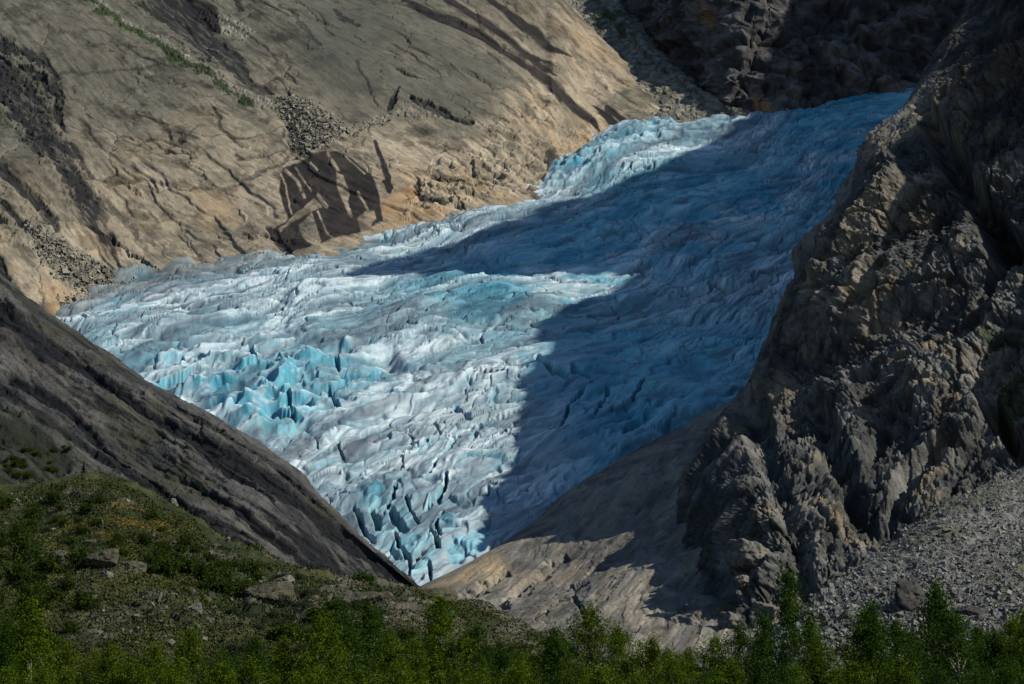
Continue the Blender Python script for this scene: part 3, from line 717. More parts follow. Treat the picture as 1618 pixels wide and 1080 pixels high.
    s1 = fbm(a / 150, b / 22 + 0.5 * w, c / 30, 4, 0.55)
    st = s1 * 3; st = np.floor(st) + sst(0.75, 1, st - np.floor(st))
    _, e2, f2, h2 = worley((a + 20 * w) / 46, (b + 10 * w2) / 17, c / 20, 22)
    _, e3, f3, h3 = worley(x / 9 + w2 * .4, y / 9, z / 9, 33)
    qx = px + w2 * 8; qy = py + w2 * 8
    rg = 0.04 + 0.06 * area(qx, qy, [(740, 970), (960, 840), (1000, 860), (990, 1020), (760, 1000)], 25)
    d = 4 * w + 0.35 * st + 0.8 * s1 + rg * (3.6 * f2 + 2.0 * f3) + 0.2 * w2 - 0.4 * (1 - sst(0, .1, e2)) + 0.5 * ridged(a / 60, b / 7 + .4 * w, c / 10, 3)
    for pts, wd, dep in (([(930, 990), (900, 930), (960, 880)], 5, 3), ([(720, 945), (750, 935), (800, 905)], 6, 4), ([(780, 960), (830, 925), (890, 880)], 7, 4), ([(850, 985), (905, 920)], 4, 3)):
        d -= dep * line(qx, qy, pts, wd)
    # keep the join with the ice where the photo has it
    ed = polydist(px, py, [e for e in E], False)[0]
    d *= 0.25 + 0.75 * sst(0, 40, ed)
    P += N * d[..., None]
    col = mix((0.12, 0.112, 0.094), (0.235, 0.212, 0.165), sst(-0.4, 0.5, s1 + 0.6 * w2))
    g1 = fbm(a / 40, b / 4 + w2, c / 8, 4, 0.65); col = mix(col, col * 0.5, sst(0, .5, g1) * 0.7); col = mix(col, col * 1.4, sst(0, .5, -g1) * 0.5)
    g2 = ridged(a / 70 + w, b / 9 + .6 * w2, c / 14, 3, 0.6); col = mix(col, col * 0.35, sst(0.82, 0.96, g2) * 0.7)
    col = mix(col, (0.36, 0.275, 0.165), sst(-.2, .5, w + .3) * area(qx, qy, [(660, 935), (780, 870), (800, 900), (700, 960)], 14))
    col = mix(col, (0.15, 0.15, 0.145), sst(0.0, 0.6, fbm(a / 60, b / 12, c / 14, 4, 0.6)) * 0.6)
    col = mix(col, (0.28, 0.23, 0.16), sst(0.75, 0.95, h2) * 0.5)
    grid_mesh('rock_slab', P, col, M_slab)

    # scree fan
    top = [(1190, 1020, 872), (1270, 962, 868), (1330, 915, 885), (1400, 868, 900), (1500, 800, 925), (1618, 735, 955), (1750, 660, 1000), (2000, 540, 1060)]
    r0 = [(p + 8, q + 10, Y + 90) for p, q, Y in top]
    r2 = [(1180, 1050, 835), (1260, 1005, 840), (1330, 965, 850), (1410, 930, 855), (1510, 880, 870), (1625, 830, 890), (1760, 770, 910), (2000, 680, 950)]
    r3 = [(1170, 1085, 795), (1260, 1065, 800), (1340, 1040, 805), (1420, 1015, 812), (1520, 985, 820), (1630, 955, 830), (1770, 910, 840), (2000, 840, 860)]
    r4 = [(1160, 1125, 740), (1260, 1120, 745), (1350, 1110, 745), (1430, 1105, 745), (1530, 1100, 745), (1640, 1095, 745), (1780, 1085, 745), (2000, 1070, 745)]
    P = patch([r0, top, r2, r3, r4], 700, 460)
    N = smooth(normals(P), 10)
    x, y, z = [P[..., i].astype(F32) for i in range(3)]; px, py = pix(P)
    w = fbm(x / 40, y / 40, z / 40, 4); w2 = fbm(x / 9, y / 9, z / 9, 4, 0.6)
    _, e3, f3, h3 = worley(x / 2.6, y / 2.6, z / 2.6, 3)
    _, e4, f4, h4 = worley(x / 6, y / 6, z / 6, 13)
    P += N * (3.0 * w + 0.7 * w2 + 0.55 * f3 + 0.7 * f4 * sst(-.1, .5, w))[..., None]
    col = mix((0.085, 0.084, 0.074), (0.19, 0.186, 0.165), sst(0.1, 0.95, h3 + .3 * w2))
    col = mix(col, (0.075, 0.08, 0.045), sst(0.05, 0.5, w + 0.4 * w2) * 0.65)
    grid_mesh('scree_slope', P, col, M_scree)
    return (P, px, py, N, col), butt

# ------------------------------------------------------------------ the summit ridge right of the view, between the valley and the sun
RIDGE = [(900, 60), (1000, 110), (1060, 165), (1100, 215), (1130, 268), (1150, 325), (1180, 364), (1240, 390), (1307, 422), (1385, 446), (1453, 490), (1536, 516), (1600, 560), (1685, 612), (1751, 650), (1819, 668),
         (1870, 668), (1928, 682), (1936, 700), (1944, 880), (1965, 912), (2040, 918), (2127, 912), (2190, 918), (2275, 930), (2380, 940), (2461, 952), (2544, 968), (2648, 992), (2700, 1015), (2750, 1045), (2828, 1108), (2919, 1185), (3100, 1280), (3400, 1330)]
def build_summit():
    hs = np.interp([r[0] for r in RIDGE], [900, 1240, 1600, 1950, 2600, 3400], [-50, -50, -40, -30, 20, 120])
    rows = []
    for dh, dz in ((420, -520), (180, -200), (45, -42), (0, 0), (-40, -55), (-110, -210), (-230, -480)):
        row = []
        for (u, v), h in zip(RIDGE, hs):
            zc = (v + h * math.sin(SEL)) / math.cos(SEL)
            hh = h + dh
            row.append((SAZ[0] * hh - SAZ[1] * u, SAZ[1] * hh + SAZ[0] * u, max(zc + dz, -40 + 0.02 * u)))
        rows.append(row)
    lat = np.array(rows)
    tv = even(lat, int(160 * Q)); tu = even(lat.transpose(1, 0, 2), int(700 * Q))
    def lin(a, t):
        i = np.clip(np.floor(t).astype(int), 0, len(a) - 2); f = (t - i)[:, None, None]
        return a[i] * (1 - f) + a[i + 1] * f
    P = lin(lin(lat, tv).transpose(1, 0, 2), tu).transpose(1, 0, 2)
    N = smooth(normals(P), 6)
    x, y, z = [P[..., i].astype(F32) for i in range(3)]
    w = fbm(x / 60, y / 60, z / 60, 4); _, _, f1, _ = worley(x / 30, y / 30, z / 30, 5)
    P += N * (7 * w + 7 * f1)[..., None]
    col = mix((0.13, 0.12, 0.10), (0.2, 0.18, 0.15), sst(-.4, .5, w))
    grid_mesh('summit_ridge', P, col, M_cliff)

# ------------------------------------------------------------------ dark ridge on the left
CREST = [(-500, 140), (-250, 290), (-80, 385), (0, 440), (100, 514), (215, 592), (330, 658), (440, 731), (520, 803), (600, 875), (690, 950), (780, 992), (880, 1020), (1000, 1060)]
def build_ridge():
    Yc = np.interp([c[0] for c in CREST], [-500, 0, 690, 1000], [1180, 1010, 870, 820])
    rows = []
    bot = np.interp([c[0] for c in CREST], [-500, 0, 330, 690, 1000], [860, 850, 900, 1010, 1075])
    rows.append([(p + 30, q + 90, Y + 330) for (p, q), Y in zip(CREST, Yc)])
    rows.append([(p + 6, q + 12, Y + 110) for (p, q), Y in zip(CREST, Yc)])
    for t in (0, 0.12, 0.4, 0.7, 1.0, 1.35):
        rows.append([(p, q + (bt - q) * t, Y - 0.50 * (bt - q) * t - (8 if t > 0 else 0)) for (p, q), Y, bt in zip(CREST, Yc, bot)])
    P = patch(rows, 1000, 560)
    N = smooth(normals(P), 10)
    x, y, z = [P[..., i].astype(F32) for i in range(3)]; px, py = pix(P)
    T = P3(500, 800, 890) - P3(150, 560, 965); T /= np.linalg.norm(T)
    n0 = N[len(N) // 3:].reshape(-1, 3).mean(0); n0 /= np.linalg.norm(n0); T -= n0 * T.dot(n0); T /= np.linalg.norm(T); B = np.cross(n0, T)
    a, b, c = [(P @ k).astype(F32) for k in (T, B, n0)]
    w = fbm(x / 60, y / 60, z / 60, 4); w2 = fbm(x / 14, y / 14, z / 14, 4, 0.55)
    s1 = fbm(a / 150, b / 17 + 0.4 * w, c / 30, 4, 0.55)
    st = s1 * 3; st = np.floor(st) + sst(0.7, 1, st - np.floor(st))
    s2 = ridged(a / 50, b / 6 + .4 * w, c / 10, 3, 0.55)
    _, e2, f2, h2 = worley((a + 16 * w) / 38, (b + 8 * w2) / 12, c / 20, 22)
    _, e3, f3, h3 = worley(x / 6 + w2 * .4, y / 6, z / 6, 33)
    d = 4 * w + 0.9 * st + 0.6 * s1 + 1.3 * (s2 - .6) + 1.6 * f2 + 0.9 * f3 + 0.4 * w2
    qx = px + w2 * 5; qy = py + w2 * 5 + w * 4
    streak = np.zeros_like(px)
    for pts, wd in (([(60, 540), (150, 600), (230, 655), (300, 700), (370, 760), (430, 800)], (8, 9, 8, 7, 8, 4)),
                    ([(220, 650), (290, 680), (340, 715), (410, 755), (470, 800), (540, 850), (620, 910), (690, 958)], (5, 8, 12, 12, 10, 9, 8, 5)),
                    ([(-20, 480), (40, 520), (100, 560), (160, 600)], (14, 12, 8, 5)), ([(150, 690), (210, 740), (260, 790), (330, 840)], (4, 5, 5, 4)),
                    ([(300, 760), (380, 820), (470, 880), (520, 915)], (3, 5, 6, 4)), ([(20, 600), (90, 650), (160, 700)], 6), ([(430, 770), (500, 830), (580, 890)], 4),
                    ([(-30, 690), (40, 700), (100, 740)], 14)):
        l = line(qx, qy, pts, np.asarray(wd) * 1.6)
        streak = np.maximum(streak, sst(0.15, 0.7, l + 0.3 * s2 * (l > 0) - 0.15))
    d -= 2.5 * streak
    cd = np.clip(py - np.interp(px, [e[0] for e in CREST], [e[1] for e in CREST]), 0, 100)
    d *= 0.55 + 0.45 * sst(0, 30, cd)
    P += N * d[..., None]
    col = mix((0.045, 0.046, 0.045), (0.105, 0.103, 0.096), sst(-0.3, 0.5, s1 + 0.6 * w2 + 0.3 * w))
    col = mix(col, (0.12, 0.108, 0.088), sst(0.6, 1.0, h2 + .3 * w2) * 0.5)
    g1 = fbm(a / 30, b / 3 + w2, c / 8, 4, 0.65); col = mix(col, col * 0.5, sst(0, .6, g1) * 0.7); col = mix(col, col * 1.4, sst(0, .6, -g1) * 0.5)
    col = mix(col, (0.045, 0.05, 0.022), sst(0.05, 0.5, fbm(x / 40, y / 40, z / 40 + 7, 4, .6)) * 0.55)
    streak = np.maximum(streak, sst(0.25, 0.5, fbm(a / 130, b / 9 + .5 * w, c / 30 + 5, 4, 0.6)) * 0.85)
    col = mix(col, (0.009, 0.010, 0.012), streak * 0.95)
    col = col * 0.78
    col = mix(col, (0.010, 0.011, 0.013), streak * 0.9)
    dk = area(qx, qy, [(-80, 640), (60, 670), (130, 730), (60, 800), (-80, 800)], 30)
    col = mix(col, (0.02, 0.026, 0.013), dk * 0.7)
    grid_mesh('rock_ridge', P, col, M_cliff)
    return P, px, py, N, col

# ------------------------------------------------------------------ moraine hill
HTOP = [(-400, 830), (-200, 800), (0, 778), (60, 770), (130, 757), (190, 762), (250, 785), (310, 818), (350, 850), (420, 880), (500, 910), (560, 932), (640, 945), (700, 967), (760, 987), (850, 1008), (930, 1040), (1050, 1080)]
def build_hill():
    Yt = np.interp([h[0] for h in HTOP], [-400, 130, 640, 1050], [640, 620, 590, 560])
    bot = 1092
    rows = [[(p, q + 40, Y + 90) for (p, q), Y in zip(HTOP, Yt)], [(p, q + 4, Y + 22) for (p, q), Y in zip(HTOP, Yt)]]
    for t in (0, 0.3, 0.55, 0.8, 1.0):
        rows.append([(p, q + (bot - q) * t if q < bot else q + 20 * t, Y - (Y - 430) * (t ** 0.9)) for (p, q), Y in zip(HTOP, Yt)])
    rows.append([(p, 1130, 330) for p, q in HTOP])
    P = patch(rows, 1000, 460)
    N = smooth(normals(P), 10)
    x, y, z = [P[..., i].astype(F32) for i in range(3)]; px, py = pix(P)
    w = fbm(x / 45, y / 45, z / 45, 4); w2 = fbm(x / 11, y / 11, z / 11, 4, 0.55)
    _, e3, f3, h3 = worley(x / 4, y / 4, z / 4, 33)
    _, e1, f1, h1 = worley(x / 17 + .4 * w2, y / 17, z / 17, 63)
    qx = px + w2 * 9; qy = py + w2 * 6 + w * 4
    slab = np.maximum.reduce([area(qx, qy, [(470, 935), (560, 925), (690, 955), (690, 1000), (600, 1010), (480, 985)], 10), area(qx, qy, [(385, 950), (430, 935), (480, 955), (470, 985), (400, 985)], 6),
                              area(qx, qy, [(690, 965), (900, 1020), (880, 1060), (690, 1010)], 8), area(qx, qy, [(110, 895), (160, 885), (200, 915), (190, 930), (120, 925)], 7)])
    stony = np.maximum.reduce([area(qx, qy, [(250, 850), (330, 850), (460, 905), (520, 940), (460, 960), (330, 930)], 25), area(qx, qy, [(130, 760), (240, 785), (220, 810), (140, 800), (20, 800)], 15) * .7,
                               area(qx, qy, [(130, 960), (240, 940), (330, 960), (300, 985), (150, 990)], 15) * .8])
    d = 3.0 * w + 1.0 * w2 + 0.5 * f3 + slab * (3.5 * f1 + 1.5) + stony * 1.1 * f3
    P += N * d[..., None]
    grn = (0.018, 0.026, 0.008)
    col = mix(grn, (0.052, 0.056, 0.017), sst(-0.3, 0.5, w2 + w))
    och = area(qx, qy, [(90, 785), (180, 775), (260, 800), (330, 850), (330, 880), (240, 875), (130, 850), (80, 815)], 25)
    col = mix(col, (0.12, 0.078, 0.018), och * sst(-0.2, 0.5, w2 + 0.3 * w) * 0.8)
    soil = area(qx, qy, [(60, 960), (140, 930), (260, 955), (420, 975), (470, 1010), (420, 1060), (250, 1060), (90, 1020)], 20)
    col = mix(col, mix((0.032, 0.026, 0.018), (0.095, 0.083, 0.063), sst(-0.15, 0.5, w2)), soil * 0.45)
    col = mix(col, mix((0.04, 0.04, 0.028), (0.13, 0.122, 0.095), sst(0.3, 0.9, h3)), np.clip(stony * (0.25 + w2), 0, 0.8))
    col = mix(col, mix((0.06, 0.056, 0.04), (0.11, 0.10, 0.072), sst(-0.3, 0.4, w2)), slab * sst(-.35, .0, w2 + .12))
    grid_mesh('hill', P, col, M_hill)
    return P, px, py, N, col
# ------------------------------------------------------------------ ground
def build_ground():
    n = 160
    gx = np.sinh(np.linspace(-4, 4, n)) / np.sinh(4) * 9000; gy = np.concatenate([np.linspace(-400, 900, 130), np.linspace(950, 12000, 30)])
    X, Y = np.meshgrid(gx, gy)
    w = fbm((X / 40).astype(F32), (Y / 40).astype(F32), np.zeros_like(X, F32), 4)
    Z = -7.2 + 0.35 * w - 6 * sst(420, 800, Y)
    P = np.stack([X, Y, Z], -1)
    col = mix((0.025, 0.032, 0.012), (0.05, 0.05, 0.025), sst(-.4, .4, w))
    tag(grid_mesh('ground', P, col, M_hill), 'flat green valley floor under the birches', 'ground', kind='structure')

# ------------------------------------------------------------------ plants
def leaf_material(name, c, c2, trans=0.35):
    m = bpy.data.materials.new(name); m.use_nodes = True
    N, L = m.node_tree.nodes, m.node_tree.links
    N.remove(N['Principled BSDF']); out = N['Material Output']
    tc = N.new('ShaderNodeTexCoord'); n = N.new('ShaderNodeTexNoise'); n.inputs['Scale'].default_value = 2.2; n.inputs['Detail'].default_value = 3
    L.new(tc.outputs['Object'], n.inputs[0])
    r = N.new('ShaderNodeValToRGB'); r.color_ramp.elements[0].position = 0.35; r.color_ramp.elements[1].position = 0.68
    r.color_ramp.elements[0].color = (*c, 1); r.color_ramp.elements[1].color = (*c2, 1)
    L.new(n.outputs[0], r.inputs[0])
    d = N.new('ShaderNodeBsdfDiffuse'); t = N.new('ShaderNodeBsdfTranslucent'); mx = N.new('ShaderNodeMixShader'); mx.inputs[0].default_value = trans
    L.new(r.outputs[0], d.inputs[0]); L.new(r.outputs[0], t.inputs[0]); L.new(d.outputs[0], mx.inputs[1]); L.new(t.outputs[0], mx.inputs[2])
    L.new(mx.outputs[0], out.inputs[0])
    return m

M_leaf = [leaf_material('birch_leaf', (0.028, 0.054, 0.004), (0.125, 0.18, 0.012)), leaf_material('birch_leaf_dark', (0.018, 0.042, 0.006), (0.055, 0.098, 0.012)),
          leaf_material('shrub_leaf', (0.020, 0.038, 0.007), (0.062, 0.09, 0.014)), leaf_material('shrub_leaf_grey', (0.030, 0.042, 0.022), (0.065, 0.078, 0.042)),
          leaf_material('spruce_needles', (0.012, 0.022, 0.008), (0.028, 0.045, 0.014), 0.15)]
M_bark = material('birch_bark', 0.9, attr=False, color=(0.20, 0.175, 0.13), vary=((0.25, 0.6),), bump=((0.1, 0.02),))
M_bark2 = material('dark_bark', 0.9, attr=False, color=(0.09, 0.075, 0.055), vary=((0.25, 0.5),))

def tube(V, Fc, pts, r0, r1, k=5):
    pts = np.asarray(pts, float); n = len(pts); base = sum(len(v) for v in V)
    for i, p in enumerate(pts):
        d = pts[min(i + 1, n - 1)] - pts[max(i - 1, 0)]; d /= np.linalg.norm(d) + 1e-9
        a = np.cross(d, (0.3, 1, 0.2)); a /= np.linalg.norm(a); b = np.cross(d, a)
        r = r0 + (r1 - r0) * i / (n - 1)
        t = np.arange(k) * 2 * math.pi / k
        V.append(p + r * (np.cos(t)[:, None] * a + np.sin(t)[:, None] * b))
    for i in range(n - 1):
        for j in range(k):
            Fc.append((base + i * k + j, base + i * k + (j + 1) % k, base + (i + 1) * k + (j + 1) % k, base + (i + 1) * k + j))

def leaf_quads(ctr, size, rs, flat=0.0):
    n = len(ctr)
    a = rs.normal(size=(n, 3)); a /= np.linalg.norm(a, axis=1)[:, None]
    b = rs.normal(size=(n, 3)); b[:, 2] *= 1 - flat; b -= a * (a * b).sum(1)[:, None]; b /= np.linalg.norm(b, axis=1)[:, None]
    s = (size * rs.uniform(0.6, 1.3, n))[:, None]
    V = np.stack([ctr - a * s * .5, ctr + b * s * .34, ctr + a * s * .5, ctr - b * s * .34], 1)
    return V.reshape(-1, 3), np.arange(n * 4).reshape(n, 4)

def birch_meshes(seed, H=9.0, R=3.1, narrow=1.0, leaves=8500, leaf=0.13, sparse=1.0):
    rs = np.random.RandomState(seed)
    V, Fc = [], []
    nt = 9; tr = np.zeros((nt, 3)); tr[:, 2] = np.linspace(0, H, nt)
    tr[:, :2] = np.cumsum(rs.normal(0, 0.09, (nt, 2)), 0)
    tube(V, Fc, tr, 0.015 * H, 0.012, 6)
    clumps, wts = [], []
    nl = 40; az = rs.rand() * 6; lean = rs.rand() * 6.28
    for i in range(nl):
        t = 0.12 + 0.85 * (i / (nl - 1)) ** 0.95
        az += 2.4 + rs.normal(0, 0.6)
        if rs.rand() < 0.16: continue
        prof = math.sin(math.pi * min(1, 0.22 + 0.80 * t)) ** 0.75 * (0.85 + 0.25 * math.cos(az - lean))
        L = 0.86 * R * narrow * prof * rs.choice([0.45, 0.75, 1.0, 1.25]) * rs.uniform(0.8, 1.15) + 0.22
        base = np.array([np.interp(t * H, tr[:, 2], tr[:, k]) for k in range(3)])
        el = math.radians(rs.uniform(15, 60) + 15 * t)
        d = np.array([math.cos(az) * math.cos(el), math.sin(az) * math.cos(el), math.sin(el)])
        k = 5; s = np.linspace(0, 1, k)[:, None]
        pts = base + d * L * s + np.array([0, 0, -0.34 * L]) * s ** 2.4
        tube(V, Fc, pts, 0.024 * L + 0.006, 0.006, 4)
        m = max(2, int(2 + L * 3.0))
        for q in range(m):
            u = rs.uniform(0.35, 1.05)
            p = np.array([np.interp(u, s[:, 0], pts[:, c]) for c in range(3)])
            p = p + rs.normal(0, 0.08 + 0.12 * L, 3) + np.array([0, 0, -abs(rs.normal(0, .12))])
            clumps.append(p); wts.append(rs.choice([0.25, 0.7, 1.3]))
    for q in range(16):
        e = rs.rand(); clumps.append(tr[-1] + np.array([rs.normal(0, .05 + .3 * e), rs.normal(0, .05 + .3 * e), 0.12 - 2.4 * e])); wts.append(0.75)
    wts = np.array(wts) / sum(wts); clumps = np.array(clumps)
    idx = rs.choice(len(clumps), leaves, p=wts)
    sp = rs.uniform(0.10, 0.34, len(clumps))
    ctr = clumps[idx] + rs.normal(size=(leaves, 3)) * sp[idx][:, None] * np.array([1, 1, 1.15])
    lv, lf = leaf_quads(ctr, leaf, rs)
    return raw_mesh('trunk', np.concatenate(V), np.array(Fc)), raw_mesh('crown', lv, lf, smooth_=False)

def shrub_meshes(seed, leaves=900, leaf=0.26):
    rs = np.random.RandomState(seed); V, Fc, cl = [], [], []
    for i in range(9):
        az = rs.rand() * 6.28; sp = rs.uniform(0.1, 0.75); h = rs.uniform(0.5, 1.0) * (1 - 0.3 * sp)
        p = np.array([[0, 0, -0.1], [math.cos(az) * sp * .4, math.sin(az) * sp * .4, h * .55], [math.cos(az) * sp, math.sin(az) * sp, h]])
        tube(V, Fc, p, 0.03, 0.008, 4)
        for q in range(5): cl.append(p[1] + (p[2] - p[1]) * rs.uniform(-0.3, 1.1) + rs.normal(0, .1, 3))
    cl = np.array(cl); idx = rs.randint(0, len(cl), leaves)
    ctr = cl[idx] + rs.normal(size=(leaves, 3)) * 0.13; ctr[:, 2] = np.abs(ctr[:, 2])
    lv, lf = leaf_quads(ctr, leaf * 0.5, rs)
    return raw_mesh('stems', np.concatenate(V), np.array(Fc)), raw_mesh('foliage', lv, lf, smooth_=False)

def plant(name, label, cat, meshes, mats, parts, loc, rz, sc, group):
    t = bpy.data.objects.new(name, None); C.objects.link(t)
    t.location = loc; t.rotation_euler = (0, 0, rz); t.scale = sc; t.empty_display_size = 0.2
    tag(t, label, cat, group)
    for me, m, pn in zip(meshes, mats, parts):
        o = bpy.data.objects.new(pn, me); C.objects.link(o); o.parent = t
        if not me.materials: me.materials.append(m)
        o.material_slots[0].link = 'OBJECT'; o.material_slots[0].material = m
    return t

GZ0 = -7.2
TALL = [  # tip px, py, metres ahead, look, label
    (40, 955, 138, 0, 'full birch with a pale trunk at the left end of the row'),
    (540, 958, 150, 1, 'tall birch in front of the smooth outcrops at the foot of the hill'),
    (580, 955, 158, 1, 'birch close beside another below the rounded grey outcrops'),
    (712, 948, 145, 0, 'leafy pointed birch below the tip of the glacier tongue'),
    (930, 962, 148, 0, 'pointed birch standing alone against the sunlit rock slab'),
    (1030, 1010, 150, 0, 'low bright round birch below the shaded rock slab'),
    (1165, 990, 160, 1, 'dark dense birch below the sunlit lumps of rock'),
    (1245, 903, 150, 1, 'tallest narrow birch, against the dark foot of the rock face'),
    (1345, 968, 148, 0, 'airy birch with a pale trunk in front of the scree'),
    (1470, 930, 146, 1, 'thin-topped birch in front of the dark boulder on the scree'),
    (1600, 978, 150, 0, 'birch at the right end of the row below the scree')]
MID = [(110, 1028), (180, 1022), (240, 1030), (300, 1008), (345, 1032), (400, 1018), (452, 1028), (500, 990), (615, 1005), (655, 1018), (752, 1000), (800, 1028), (850, 1022), (886, 1012), (978, 1005),
       (1085, 1036), (1128, 1012), (1205, 985), (1285, 990), (1310, 1040), (1385, 975), (1412, 1000), (1440, 1005), (1505, 985), (1540, 1000), (1570, 1005), (1630, 975), (5, 1000), (70, 1015)]

def foot(px, py, Y):
    p = P3(px, py, Y); return p[0], p[1], p[2] - GZ0      # x, y, height of the tip over the ground

def build_trees():
    kinds = [birch_meshes(k, narrow=nw, leaves=lv) for k, nw, lv in ((1, 1.0, 13000), (2, 0.9, 12000), (3, 1.15, 14500), (4, 0.95, 11000), (5, 1.05, 13500), (6, 0.72, 10500), (7, 1.15, 13500))]
    rs = np.random.RandomState(3)
    def put(px, py, Y, k, dark, label, group, wide=1.0):
        x, y, h = foot(px, py, Y)
        s = h / 9.0
        plant('birch', label, 'birch tree', kinds[k % 7], (M_bark, M_leaf[dark]), ('trunk', 'crown'), (x, y, GZ0 - 0.1), rs.rand() * 6.28, (s * wide, s * wide, s), group)
    for i, (px, py, Y, dk, lb) in enumerate(TALL):
        put(px, py, Y, (1, 3, 2, 0, 4, 6, 2, 5, 0, 1, 4)[i], dk, lb, 'birches along the foot of the valley', 0.8 if px == 1245 else 1.0)
    def place(px):
        return ('below the mossy hill' if px < 470 else 'below the grey outcrops of the hill' if px < 720 else 'below the rock slab' if px < 1060 else 'below the dark rock face' if px < 1290 else 'below the scree slope')
    for i, (px, py) in enumerate(MID):
        put(px + rs.uniform(-6, 6), py - 10 + rs.uniform(-8, 8), rs.uniform(138, 172), i + 2, int(rs.rand() < 0.4), 'mid-height birch in the row ' + place(px), 'birches along the foot of the valley')
    for i in range(44):
        px = -30 + 1680 * (i + rs.uniform(0.1, .9)) / 44
        put(px, rs.uniform(1022, 1052), rs.uniform(178, 235), rs.randint(7), int(rs.rand() < 0.6), 'low birch half hidden behind the front row ' + place(px), 'birches along the foot of the valley')
    for i in range(30):
        px = -20 + 1660 * (i + rs.uniform(0.1, .9)) / 30
        put(px, rs.uniform(1040, 1068), rs.uniform(112, 132), rs.randint(7), int(rs.rand() < 0.3), 'young bright birch at the very front ' + place(px), 'birches along the foot of the valley', 1.15)

# ------------------------------------------------------------------ stones
def boulder_mesh(seed, n=15):
    rs = np.random.RandomState(seed)
    import bmesh
    bm = bmesh.new(); bmesh.ops.create_icosphere(bm, subdivisions=5, radius=1)
    V = np.array([v.co for v in bm.verts]); F_ = np.array([[v.index for v in f.verts] for f in bm.faces]); bm.free()
    pn = rs.normal(size=(n, 3)); pn /= np.linalg.norm(pn, axis=1)[:, None]; pd = rs.uniform(0.55, 1.0, n)
    c = V @ pn.T
    r = np.where(c > 0.05, pd / np.maximum(c, 0.05), 9).min(1); r = np.minimum(r, 1.25)
    P = V * r[:, None]
    x, y, z = [np.ascontiguousarray(P[:, i]).astype(F32) for i in range(3)]
    k = fbm(x * 2.2, y * 2.2, z * 2.2 + seed, 4, 0.55) * 0.07
    _, e, f, h = worley(x * 3 + seed, y * 3, z * 3)
    P = P + V * (k + 0.09 * f - 0.05 * (1 - sst(0, .1, e)))[:, None]
    base = 0.75 + 0.5 * h
    return P, F_, base

def scatter_blocks(name, pos, size, col, rs, mat):
    """Loose stones as one mesh: jittered, tilted blocks."""
    n = len(pos)
    c = np.array([(-1, -1, -1), (1, -1, -1), (1, 1, -1), (-1, 1, -1), (-1, -1, 1), (1, -1, 1), (1, 1, 1), (-1, 1, 1)], float)
    q = rs.normal(size=(n, 4)); q /= np.linalg.norm(q, axis=1)[:, None]
    w, x, y, z = q.T
    Rm = np.stack([1 - 2 * (y * y + z * z), 2 * (x * y - z * w), 2 * (x * z + y * w), 2 * (x * y + z * w), 1 - 2 * (x * x + z * z), 2 * (y * z - x * w), 2 * (x * z - y * w), 2 * (y * z + x * w), 1 - 2 * (x * x + y * y)], -1).reshape(n, 3, 3)
    v = c[None] * rs.uniform(0.55, 1.1, (n, 8, 1)) * rs.uniform(0.6, 1.2, (n, 1, 3)) + rs.normal(0, .12, (n, 8, 3))
    v = np.einsum('nij,nkj->nki', Rm, v) * (size * 0.5)[:, None, None] + pos[:, None]
    f = np.array([(0, 3, 2, 1), (4, 5, 6, 7), (0, 1, 5, 4), (1, 2, 6, 5), (2, 3, 7, 6), (3, 0, 4, 7)])
    F_ = (f[None] + 8 * np.arange(n)[:, None, None]).reshape(-1, 4)
    return link(name, raw_mesh(name, v, F_, np.repeat(col, 8, 0), smooth_=False), mat)

def pick(S, polys, n, rs, soft=6):
    """Indices of n random grid points of a built surface inside the outlines."""
    P, px, py, N, col = S
    m = np.zeros(px.shape, F32)
    for p in polys: m = np.maximum(m, area(px, py, p, soft))
    m = m.ravel() ** 2 * ((px.ravel() > -60) & (px.ravel() < 1680))
    return rs.choice(m.size, n, p=m / m.sum())

